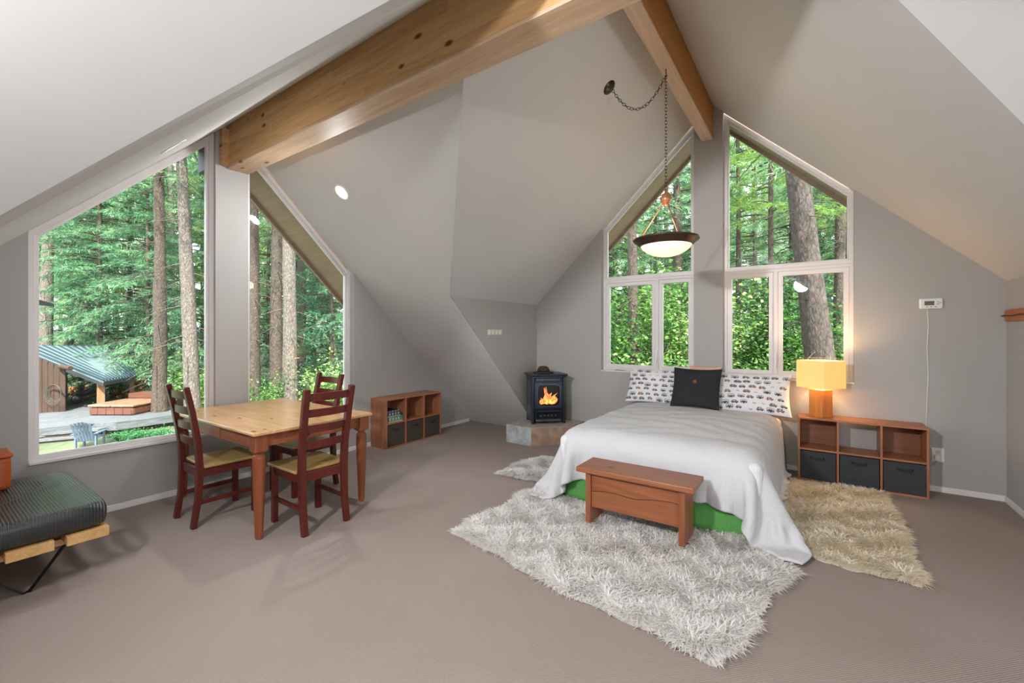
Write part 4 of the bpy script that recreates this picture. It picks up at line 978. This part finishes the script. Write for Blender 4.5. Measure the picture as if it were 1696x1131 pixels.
def conifer(seed, H, r0, zlow, nb, L0, spr, m_leaf, m_bark, lean=0., stubs=14, droop=.35, nlen=.20, wdt=.011, lean_pow=1.0):
    r = np.random.default_rng(seed); tk = Acc(); br = Acc(); lf = Acc()
    n = 26; zs = np.linspace(-.3, H, n); lx = lean*(np.clip(zs, 0, H)/H)**lean_pow
    P = np.stack([lx, .03*np.sin(zs*.5+seed), zs], 1); R = r0*(1-zs/H*.8)+r0*.5*np.exp(-np.clip(zs, 0, 99)*3); V, F_ = tube_np(P, R, 14)
    V += (r.normal(0, 1, (n, 1, 1))*0+r.normal(0, r0*.05, (n*14, 3)).reshape(n, 14, 3)*np.array([1, 1, 0])).reshape(-1, 3); tk.add(V, F_)
    for q in range(stubs):
        z = r.uniform(1.2, max(zlow, 3)); a = r.uniform(0, 2*PI); L = r.uniform(.3, 1.3)
        s = np.linspace(0, 1, 5)[:, None]; x0 = np.interp(z, zs, lx)
        pts = np.array([x0, 0, z])+s*np.array([math.cos(a), math.sin(a), -.15])*L+s*s*np.array([0, 0, -.2*L]); V, F_ = tube_np(pts, np.linspace(.016, .004, 5), 4); br.add(V, F_)
    nd = []
    for q in range(nb):
        u = (q+r.uniform(0, 1))/nb; z = zlow+(H-zlow)*u**.9; a = r.uniform(0, 2*PI); L = L0*(1-u*.8)*r.uniform(.65, 1.15)
        dirx = np.array([math.cos(a), math.sin(a), 0]); s = np.linspace(0, 1, 8)[:, None]; x0 = np.interp(z, zs, lx)
        pts = np.array([x0, 0, z])+s*dirx*L+np.concatenate([0*s, 0*s, (.12*s-droop*s**2)*L], 1)
        V, F_ = tube_np(pts, np.linspace(.012+.008*L, .004, 8), 4); br.add(V, F_)
        side = np.array([-dirx[1], dirx[0], 0])
        k = int(spr*L/L0)+3; ss = r.uniform(.12, 1, k); base = np.stack([np.interp(ss, s[:, 0], pts[:, j]) for j in range(3)], 1)
        sg = r.choice([-1, 1], k)[:, None]; sl = (L*.42*(1.1-ss)*r.uniform(.5, 1.1, k)+.12)[:, None]
        sd_ = side*sg*.85+dirx*.55+np.array([0, 0, -.25])+r.normal(0, .12, (k, 3)); sd_ /= np.linalg.norm(sd_, axis=1, keepdims=True)
        m = 14
        for j in range(m):
            w_ = (j+r.uniform(0, 1, (k, 1)))/m; b0 = base+sd_*sl*w_+np.array([0, 0, -.12])*sl*w_**2
            dn = sd_*.7+r.normal(0, .5, (k, 3))*np.array([1, 1, .45])+np.array([0, 0, -.12]); dn /= np.linalg.norm(dn, axis=1, keepdims=True)
            l = nlen*r.uniform(.6, 1.3, (k, 1)); wv_ = np.cross(dn, r.normal(0, 1, (k, 3))*.35+np.array([0, 0, 1.])); wv_ /= np.linalg.norm(wv_, axis=1, keepdims=True); wv_ *= wdt
            V = np.stack([b0-wv_*.4, b0+wv_*.4, b0+dn*l*.55+wv_, b0+dn*l, ], 1)
            nd.append(V.reshape(-1, 3))
    V = np.concatenate(nd); F_ = np.arange(len(V)).reshape(-1, 4); lf.add(V, F_)
    return tk.mesh('trunk', m_bark), br.mesh('branches', m_bark), lf.mesh('needles', m_leaf)
def shrub(seed, H, nst, spread, nl, ls, m_leaf, m_bark):
    r = np.random.default_rng(seed); tk = Acc(); L_ = []
    for q in range(nst):
        a = r.uniform(0, 2*PI); h_ = H*r.uniform(.55, 1); s = np.linspace(0, 1, 8)[:, None]; sp_ = spread*r.uniform(.3, 1)
        pts = s*np.array([0, 0, h_])+s**1.6*np.array([math.cos(a), math.sin(a), -.1])*sp_+np.array([math.cos(a), math.sin(a), 0])*.1
        V, F_ = tube_np(pts, np.linspace(.022, .006, 8), 4); tk.add(V, F_)
        k = nl//nst; u = r.uniform(.15, 1, k)**.8; c = np.stack([np.interp(u, s[:, 0], pts[:, j]) for j in range(3)], 1)
        c = c + r.normal(0, 1, (k, 3))*np.array([.34, .34, .22])*(.4+.6*u[:, None])*spread*.55
        dn = r.normal(0, 1, (k, 3))*np.array([1, 1, .4]); dn /= np.linalg.norm(dn, axis=1, keepdims=True); wv_ = np.cross(dn, r.normal(0, .5, (k, 3))+np.array([0, 0, 1.])); wv_ /= np.linalg.norm(wv_, axis=1, keepdims=True)
        l = ls*r.uniform(.6, 1.4, (k, 1)); L_.append(np.stack([c, c+dn*l*.5+wv_*l*.42, c+dn*l, c+dn*l*.5-wv_*l*.42], 1).reshape(-1, 3))
    V = np.concatenate(L_); me_l = Acc(); me_l.add(V, np.arange(len(V)).reshape(-1, 4))
    return tk.mesh('stems', m_bark), me_l.mesh('leaves', m_leaf)
def plant(meshes, names, name, label, cat, x, y, rz=0, sc=1, group=None, z=None):
    t = thing(name, label, cat, (x, y, (float(gz(x, y)) if z is None else z)), rz, group); t.scale = (sc, sc, sc)
    for me, nm in zip(meshes, names):
        o = bpy.data.objects.new(nm, me); C.objects.link(o); o.parent = t
        if nm != 'trunk': o['kind'] = 'stuff'
    return t
TN = ('trunk', 'branches', 'needles'); SN = ('stems', 'leaves')
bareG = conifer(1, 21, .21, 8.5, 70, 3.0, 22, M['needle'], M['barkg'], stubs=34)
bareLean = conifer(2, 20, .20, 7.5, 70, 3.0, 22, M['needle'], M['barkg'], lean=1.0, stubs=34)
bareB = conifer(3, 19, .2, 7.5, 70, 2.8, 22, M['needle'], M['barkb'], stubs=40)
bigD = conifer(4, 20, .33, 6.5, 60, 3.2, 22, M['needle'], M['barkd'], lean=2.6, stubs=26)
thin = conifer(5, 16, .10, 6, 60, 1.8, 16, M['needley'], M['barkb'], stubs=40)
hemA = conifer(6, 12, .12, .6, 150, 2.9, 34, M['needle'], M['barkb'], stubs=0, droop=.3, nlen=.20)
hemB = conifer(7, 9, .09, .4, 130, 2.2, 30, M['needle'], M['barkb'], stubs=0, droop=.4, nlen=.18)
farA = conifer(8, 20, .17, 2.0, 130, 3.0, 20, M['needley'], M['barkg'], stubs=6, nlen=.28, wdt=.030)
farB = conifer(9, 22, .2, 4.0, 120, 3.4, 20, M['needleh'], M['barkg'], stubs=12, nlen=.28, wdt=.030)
bushA = shrub(1, 4.8, 14, 1.7, 5200, .10, M['leaf'], M['barkb']); bushB = shrub(2, 2.8, 12, 1.2, 3400, .09, M['leaf'], M['barkb'])
fernM = shrub(3, .75, 14, .8, 1500, .10, M['fern'], M['barkb'])
def T_(ms, lab, px, d, rz=0, sc=1, group=None, name='fir_tree'):
    x, y = col(px, d); return plant(ms, TN, name, lab, 'tree', x, y, rz, sc, group)
def toward_left(): return math.atan2(-R2[1], -R2[0])
T_(bareLean, 'grey-barked leaning fir trunk outside the largest window, just left of its right frame', 322, 12.2, toward_left())
T_(bareB, 'darker fir trunk with mossy base beside the hot tub', 264, 13.6, .5)
T_(bareG, 'pale grey fir trunk at the left edge of the largest window behind the shed', 78, 19.5, 1.2, 1.15)
T_(bareG, 'thin pale fir standing behind the mossy trunk', 283, 21, 2.2, .9)
T_(bareB, 'leftmost fir trunk in the narrower left window', 420, 13.0, 2.6, .95)
T_(bareG, 'broad pale fir trunk in the narrower left window, the nearer of a close pair', 479, 12.0, 3.3, .95)
T_(bareB, 'fir trunk close behind the broad pale one in the narrower left window', 459, 13.2, 4.1, .95)
T_(bareB, 'fir trunk right of the close pair in the narrower left window', 500, 18, 5.0, 1.0)
T_(bigD, 'thick dark furrowed fir trunk leaning across the right bed window', 1380, 9.8, toward_left(), .95)
T_(thin, 'slim dark trunk low in the middle of the right bed casement', 1334, 12.5, 3.5, 1.0)
T_(thin, 'slim dark fir trunk in the middle of the right bed window', 1277, 13, 1.5)
T_(thin, 'slim fir trunk at the left of the right bed window', 1222, 16, 2.5, 1.1)
T_(bareB, 'fir trunk low in the left casement of the left bed window', 1047, 11.5, .3, .8)
T_(bareB, 'fir trunk behind the pendant lamp in the left bed window', 1122, 16, 1.3, .95)
T_(bareB, 'fir trunk by the right frame of the right bed window', 1392, 13, 4, .9)
HEM = [(165, 17.5, 0, 0, 1, 'feathery hemlock rising directly behind the shed roof'), (215, 19, 1, 1.2, 1.3, 'feathery hemlock behind the hot tub'), (118, 23, 0, 2, 1.1, 'hemlock farther back above the left end of the shed roof'), (245, 16.5, 1, 3, 1.15, 'small hemlock just left of the mossy fir trunk'), (345, 17, 1, 4, 1.1, 'hemlock at the right frame of the largest window'), (548, 15, 1, 5, 1.05, 'hemlock near the lower right corner of the narrower left window'), (585, 19, 0, .6, 1, 'hemlock cut by the right frame of the narrower left window'), (445, 21, 0, 1.7, 1, 'hemlock behind the leftmost trunk of the narrower left window'), (520, 23, 1, 2.1, 1.5, 'hemlock under the sloping soffit of the narrower left window'), (40, 26, 0, 3.3, 1.1, 'hemlock at the far left edge of the largest window'), (1015, 15, 1, .9, 1.2, 'hemlock at the left frame of the left bed window'), (1085, 20, 0, 1.4, 1.1, 'hemlock seen below the pendant lamp bowl'), (1150, 17, 1, 2.8, 1.2, 'hemlock behind the post between the bed windows'), (1250, 20, 0, 4.4, 1.1, 'hemlock left of the slim trunk in the right bed window'), (1310, 16, 1, 5.1, 1.2, 'hemlock left of the thick furrowed trunk'), (1405, 15, 1, .2, 1.3, 'hemlock at the right frame of the right bed window'), (1450, 18, 0, 1, 1, 'hemlock mostly hidden past the right frame of the right bed window')]
for px, d, k, rz, sc, lab in HEM: T_((hemA, hemB)[k], lab, px, d, rz, sc, 'young hemlocks in the woods', 'hemlock_tree')
rb = random.Random(21)
for a, b_, n in ((-60, 640, 34), (940, 1500, 30)):
    for i in range(n):
        px = a+(b_-a)*(i+rb.uniform(.1, .9))/n; d = rb.choice((24, 30, 36, 44, 52))+rb.uniform(-2.5, 2.5)
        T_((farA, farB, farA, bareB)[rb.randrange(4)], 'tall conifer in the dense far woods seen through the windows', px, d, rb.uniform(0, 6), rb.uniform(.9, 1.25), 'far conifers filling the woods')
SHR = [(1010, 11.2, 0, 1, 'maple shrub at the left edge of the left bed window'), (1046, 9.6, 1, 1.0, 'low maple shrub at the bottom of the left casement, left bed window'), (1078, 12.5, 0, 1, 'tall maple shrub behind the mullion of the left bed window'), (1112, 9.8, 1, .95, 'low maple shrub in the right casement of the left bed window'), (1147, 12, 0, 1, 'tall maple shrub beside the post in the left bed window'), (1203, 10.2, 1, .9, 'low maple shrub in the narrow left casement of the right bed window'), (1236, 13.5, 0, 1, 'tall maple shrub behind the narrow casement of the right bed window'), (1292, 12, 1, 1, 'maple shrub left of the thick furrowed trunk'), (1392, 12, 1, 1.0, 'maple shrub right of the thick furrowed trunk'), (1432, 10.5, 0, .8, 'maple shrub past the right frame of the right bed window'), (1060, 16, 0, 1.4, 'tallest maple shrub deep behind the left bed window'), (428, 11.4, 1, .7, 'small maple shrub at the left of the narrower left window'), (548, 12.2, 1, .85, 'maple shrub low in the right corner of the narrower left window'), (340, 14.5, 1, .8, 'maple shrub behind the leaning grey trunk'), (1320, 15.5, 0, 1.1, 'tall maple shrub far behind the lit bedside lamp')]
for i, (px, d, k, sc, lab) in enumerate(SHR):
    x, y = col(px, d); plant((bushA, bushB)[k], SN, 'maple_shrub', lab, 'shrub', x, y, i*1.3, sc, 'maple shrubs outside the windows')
FRN = [(200, 11.35, .7, 'sword fern below the deck edge, leftmost of the row'), (229, 11.3, .8, 'sword fern below the deck edge in front of the hot tub'), (254, 11.5, .8, 'sword fern at the foot of the mossy fir trunk'), (280, 11.4, .85, 'sword fern right of the mossy fir trunk'), (304, 11.0, .8, 'sword fern behind the left dining chair'), (184, 14.8, 1.1, 'fern between the porch post and the hot tub'), (207, 15.6, 1.2, 'fern in front of the larger firewood stack'), (330, 11.7, 1, 'sword fern at the base of the leaning grey trunk'), (425, 9.9, .8, 'sword fern low in the left of the narrower left window'), (472, 10, .8, 'sword fern below the close pair of trunks'), (524, 10, .9, 'sword fern behind the near dining chair back'), (562, 10.2, .9, 'sword fern by the right frame of the narrower left window'), (1022, 8.4, 1.1, 'sword fern at the bottom of the left bed window, left side'), (1092, 8.5, 1.1, 'sword fern at the bottom of the left bed window, right side')]
for i, (px, d, sc, lab) in enumerate(FRN):
    x, y = col(px, d); plant(fernM, SN, 'fern', lab, 'fern', x, y, i*.9, sc*.5, 'ferns on the forest floor')
# fallen / leaning log
lg = MB().sweep([pt(112, 572, 19.2), pt(126, 540, 19), pt(141, 502, 18.8)], [.15, .14, .11], 10)
tag(lg.build('leaning_log', M['barkg'], smooth=True), 'grey snag leaning behind the shed roof', 'log')

# deck
DZ = -1.0
dk = thing('garden_deck', 'weathered grey plank deck with two steps outside the largest window', 'deck', (0, 0, 0))
front = [col(20, 11.0), col(60, 11.03), col(149, 11.85), col(192, 11.9), col(250, 12.57), col(300, 13.2)]
back = [col(300, 18.5), col(20, 17.0)]
dirb = Vector(F2)*.25 + Vector((-R2[0], -R2[1]))*-1
rows = 22
fl_ = [Vector(p) for p in front]
def front_at(u):
    L = [0]; 
    for a, b_ in zip(fl_[:-1], fl_[1:]): L.append(L[-1]+(b_-a).length)
    s = u*L[-1]
    for i in range(len(L)-1):
        if L[i+1] >= s-1e-9: return fl_[i].lerp(fl_[i+1], (s-L[i])/(L[i+1]-L[i]))
bk = [Vector(back[1]), Vector(back[0])]
def dp(u, v): return front_at(u).lerp(bk[0].lerp(bk[1], u), v)
us = [0, .13, .3, .45, .6, .75, 1]
for i in range(34):
    v0, v1 = i/34, (i+1)/34-.004
    mb = MB()
    for a, b_ in zip(us[:-1], us[1:]):
        p = [dp(a, v0), dp(b_, v0), dp(b_, v1), dp(a, v1)]; mb.prism([(q.x, q.y, DZ-.035) for q in p], (0, 0, .035))
    mb.build('plank', M['deck'], dk)
mb = MB()
for a, b_ in zip(fl_[:-1], fl_[1:]): mb.prism([(a.x, a.y, DZ-.22), (b_.x, b_.y, DZ-.22), (b_.x, b_.y, DZ-.035), (a.x, a.y, DZ-.035)], (F2[0]*.05, F2[1]*.05, 0))
mb.build('fascia', M['deck'], dk)
for k_, (z, off) in enumerate(((-1.13, .28), (-1.25, .58))):
    a, b_ = Vector(col(15, 11.0)), Vector(col(178-k_*12, 11.9)); o_ = Vector(F2)*-off
    P = [a+o_, b_+o_, b_+o_+Vector(F2)*.32, a+o_+Vector(F2)*.32]; MB().prism([(q.x, q.y, z-.05) for q in P], (0, 0, .05)).build('step', M['deck'], dk)
    P = [a+o_+Vector(F2)*.04, b_+o_+Vector(F2)*.04]; MB().prism([(P[0].x, P[0].y, z-.13), (P[1].x, P[1].y, z-.13), (P[1].x, P[1].y, z-.05), (P[0].x, P[0].y, z-.05)], (F2[0]*.03, F2[1]*.03, 0)).build('step_riser', M['shedwall'], dk)
# shed
sh = thing('garden_shed', 'brown timber shed with teal-grey metal roof outside the largest window', 'shed', (0, 0, 0))
A, B, Cc, D = [Vector(p) for p in (pt(28, 572, 14.4), pt(177, 573, 17.0), pt(228, 621, 15.3), pt(172, 631, 13.4))]
nr = (B-A).cross(D-A).normalized(); nr = nr if nr.z > 0 else -nr
MB().prism([A, B, Cc, D], nr*-.06).build('roof_sheet', M['roof'], sh)
for i in range(13):
    u = i/12; p, q = A.lerp(B, u), D.lerp(Cc, u); MB().sweep([p+nr*.02, q+nr*.02], .022, 4, square=True).build('seam', M['seam'], sh)
dn_ = Vector((0, 0, -1))
MB().prism([A-nr*.05, D-nr*.05, D-nr*.05+dn_*.12, A-nr*.05+dn_*.2], Vector((F2[0], F2[1], 0))*.04).build('rake_board', M['eave'], sh)
MB().prism([D-nr*.05, Cc-nr*.05, Cc+dn_*.14, D+dn_*.14], Vector((F2[0], F2[1], 0))*.04).build('eave_board', M['eave'], sh)
wa = Vector((*col(8, 12.9), 0)); wb = Vector((*col(108, 13.6), 0))
topa, topb = -.0, 0
for i in range(10):
    u0, u1 = i/10+.004, (i+1)/10-.004; p, q = wa.lerp(wb, u0), wa.lerp(wb, u1)
    zt = lambda P_: 0
    pxm = 8+(108-8)*(u0+u1)/2; dm_ = 12.9+.7*(u0+u1)/2; ytop = 572+(631-572)*max(0, (pxm-28))/(172-28)+8; ztop = CAMH+(HZ-ytop)/FPX*dm_
    MB().prism([(p.x, p.y, DZ), (q.x, q.y, DZ), (q.x, q.y, ztop), (p.x, p.y, ztop)], (F2[0]*.03, F2[1]*.03, 0)).build('board', M['shedwall'], sh)
pr2 = Vector((*col(108, 13.6), 0)); pr3 = Vector((*col(112, 16.2), 0))
MB().prism([(pr2.x, pr2.y, DZ), (pr3.x, pr3.y, DZ), (pr3.x, pr3.y, .25), (pr2.x, pr2.y, .15)], (-R2[0]*.04, -R2[1]*.04, 0)).build('side_wall', M['shedwall'], sh)
def post(px, d, y0, r=.075, nm='post'):
    x, y = col(px, d); MB().box(x-r, x+r, y-r, y+r, DZ, CAMH+(HZ-y0)/FPX*d).build(nm, M['post'], sh)
post(167, 13.7, 634, .08); post(134, 16.4, 606, .08); post(189, 17.2, 640, .08); post(218, 15.6, 628, .06)
MB().sweep([pt(100, 607, 13.5), pt(117, 610, 13.3)], .07, 10).build('log_beam', M['shedwall'], sh)
# hose coil on the shed wall
hc = MB(); hcx = pt(92, 651, 13.38)
for k_ in range(5):
    r_ = .19+.016*k_; pts = []
    for q in range(29):
        a = 2*PI*q/28; pts.append((hcx[0]+R2[0]*math.cos(a)*r_+F2[0]*-.02*k_, hcx[1]+R2[1]*math.cos(a)*r_+F2[1]*-.02*k_, hcx[2]+math.sin(a)*(r_*1.25)-.01*k_))
    hc.sweep(pts, .007, 5, cap=False)
tag(hc.build('garden_hose', M['hose'], smooth=True), 'coiled grey hose hanging on the shed wall', 'hose')
# hot tub
tx, ty = col(213, 13.5); tb = thing('hot_tub', 'low red-brown wooden hot tub with folding cover sunk in the deck', 'hot tub', (tx, ty, DZ), YAW-PI/2)
MB().box(-.66, .66, -.6, .6, 0, .24).build('tub_shell', M['tub'], tb, bevel=.06)
MB().box(-.68, -.01, -.63, .63, .245, .32).build('cover_half', M['cover'], tb, bevel=.03); MB().box(.01, .68, -.63, .63, .245, .315).build('cover_half', M['cover'], tb, bevel=.03)
for i in range(5): MB().box(-.62+i*.25, -.39+i*.25, -.615, -.602, .03, .22).build('panel', M['tub'], tb, bevel=.004)
x, y = col(262, 14.8); pb = thing('planter_box', 'rust-brown wooden box behind the mossy fir trunk beside the tub', 'planter', (x, y, DZ), YAW-PI/2)
for k_ in range(3): MB().box(-.75, .75, -.3, -.27, k_*.15, k_*.15+.14).build('plank', M['tub'], pb)
MB().box(-.75, .75, -.27, .3, 0, .44).build('box_body', M['tub'], pb)
# firewood
def woodpile(px0, px1, d, z0, hgt, label):
    p0, p1 = Vector(col(px0, d)), Vector(col(px1, d)); L = (p1-p0).length; t_ = (p1-p0).normalized(); n_ = Vector((F2[0], F2[1])); r = random.Random(px0)
    mb = MB(); z = z0+.05
    while z < z0+hgt:
        s = .05
        while s < L:
            r_ = r.uniform(.04, .065); c = p0+t_*s+n_*r.uniform(-.04, .04); a0 = r.uniform(0, 2)
            k_ = r.choice((3, 4, 5, 6)); Pp = [(c.x+t_.x*math.cos(a0+2*PI*q/k_)*r_, c.y+t_.y*math.cos(a0+2*PI*q/k_)*r_, z+math.sin(a0+2*PI*q/k_)*r_) for q in range(k_)]
            mb.prism(Pp, (n_.x*.4, n_.y*.4, 0)); s += r_*1.9
        z += .095
    tag(mb.build('firewood_stack', M['log']), label, 'firewood', None, 'stuff')
woodpile(114, 150, 16.8, -1.0, .38, 'split firewood stacked behind the shed porch, left of the front post')
woodpile(180, 229, 16.6, -1.0, .62, 'larger split firewood stack right of the front porch post')
x, y = col(150, 15.2); wbw = thing('wheelbarrow', 'dark blue wheelbarrow tipped up on the porch', 'wheelbarrow', (x, y, DZ), YAW-PI/2+.4)
MB().prism([(-.3, -.25, .25), (.35, -.2, .62), (.42, .25, .55), (-.25, .3, .2)], (0, -.05, .12)).build('tray', M['bluedark'], wbw, bevel=.03)
MB().sweep([(-.35, 0, .1), (.4, -.2, .35)], .02, 6).build('frame', M['eave'], wbw)
MB().lathe([(.13, -.03), (.16, 0), (.13, .03)], (-.38, 0, .16), 20, 'y').build('wheel', M['eave'], wbw)
# adirondack chair
x, y = col(149, 10.7); ad = thing('garden_chair', 'weathered blue-grey slatted garden chair beside the deck steps', 'chair', (x, y, G0), YAW-PI/2+math.radians(200))
for i in range(6):
    a = (i-2.5)*.075; MB().prism([(a-.03, .25, .28), (a+.03, .25, .28), (a*1.25+.035, .55, .98-abs(i-2.5)*.03), (a*1.25-.035, .55, .98-abs(i-2.5)*.03)], (0, .02, .01)).build('back_slat', M['blueplastic'], ad)
for i in range(5): MB().box(-.25, .25, -.3+i*.11, -.21+i*.11, .36-i*.022, .38-i*.022).build('seat_slat', M['blueplastic'], ad)
for s in (-1, 1):
    MB().box(s*.3-.06, s*.3+.06, -.35, .35, .53, .555).build('armrest', M['blueplastic'], ad); MB().box(s*.27-.02, s*.27+.02, -.3, -.22, 0, .53).build('leg', M['blueplastic'], ad); MB().box(s*.27-.02, s*.27+.02, .2, .28, 0, .53).build('leg', M['blueplastic'], ad)
ad.scale = (.72, .72, .72)
# neighbouring eave corner at the left edge of the window
ev = MB().prism([pt(10, 482, 8.0), pt(90, 503, 9.0), pt(90, 508, 9.0), pt(10, 496, 8.0)], (-R2[0]*.5, -R2[1]*.5, .05))
tag(ev.build('porch_eave', M['eave']), 'dark metal porch eave corner poking in at the left edge of the window', 'eave')
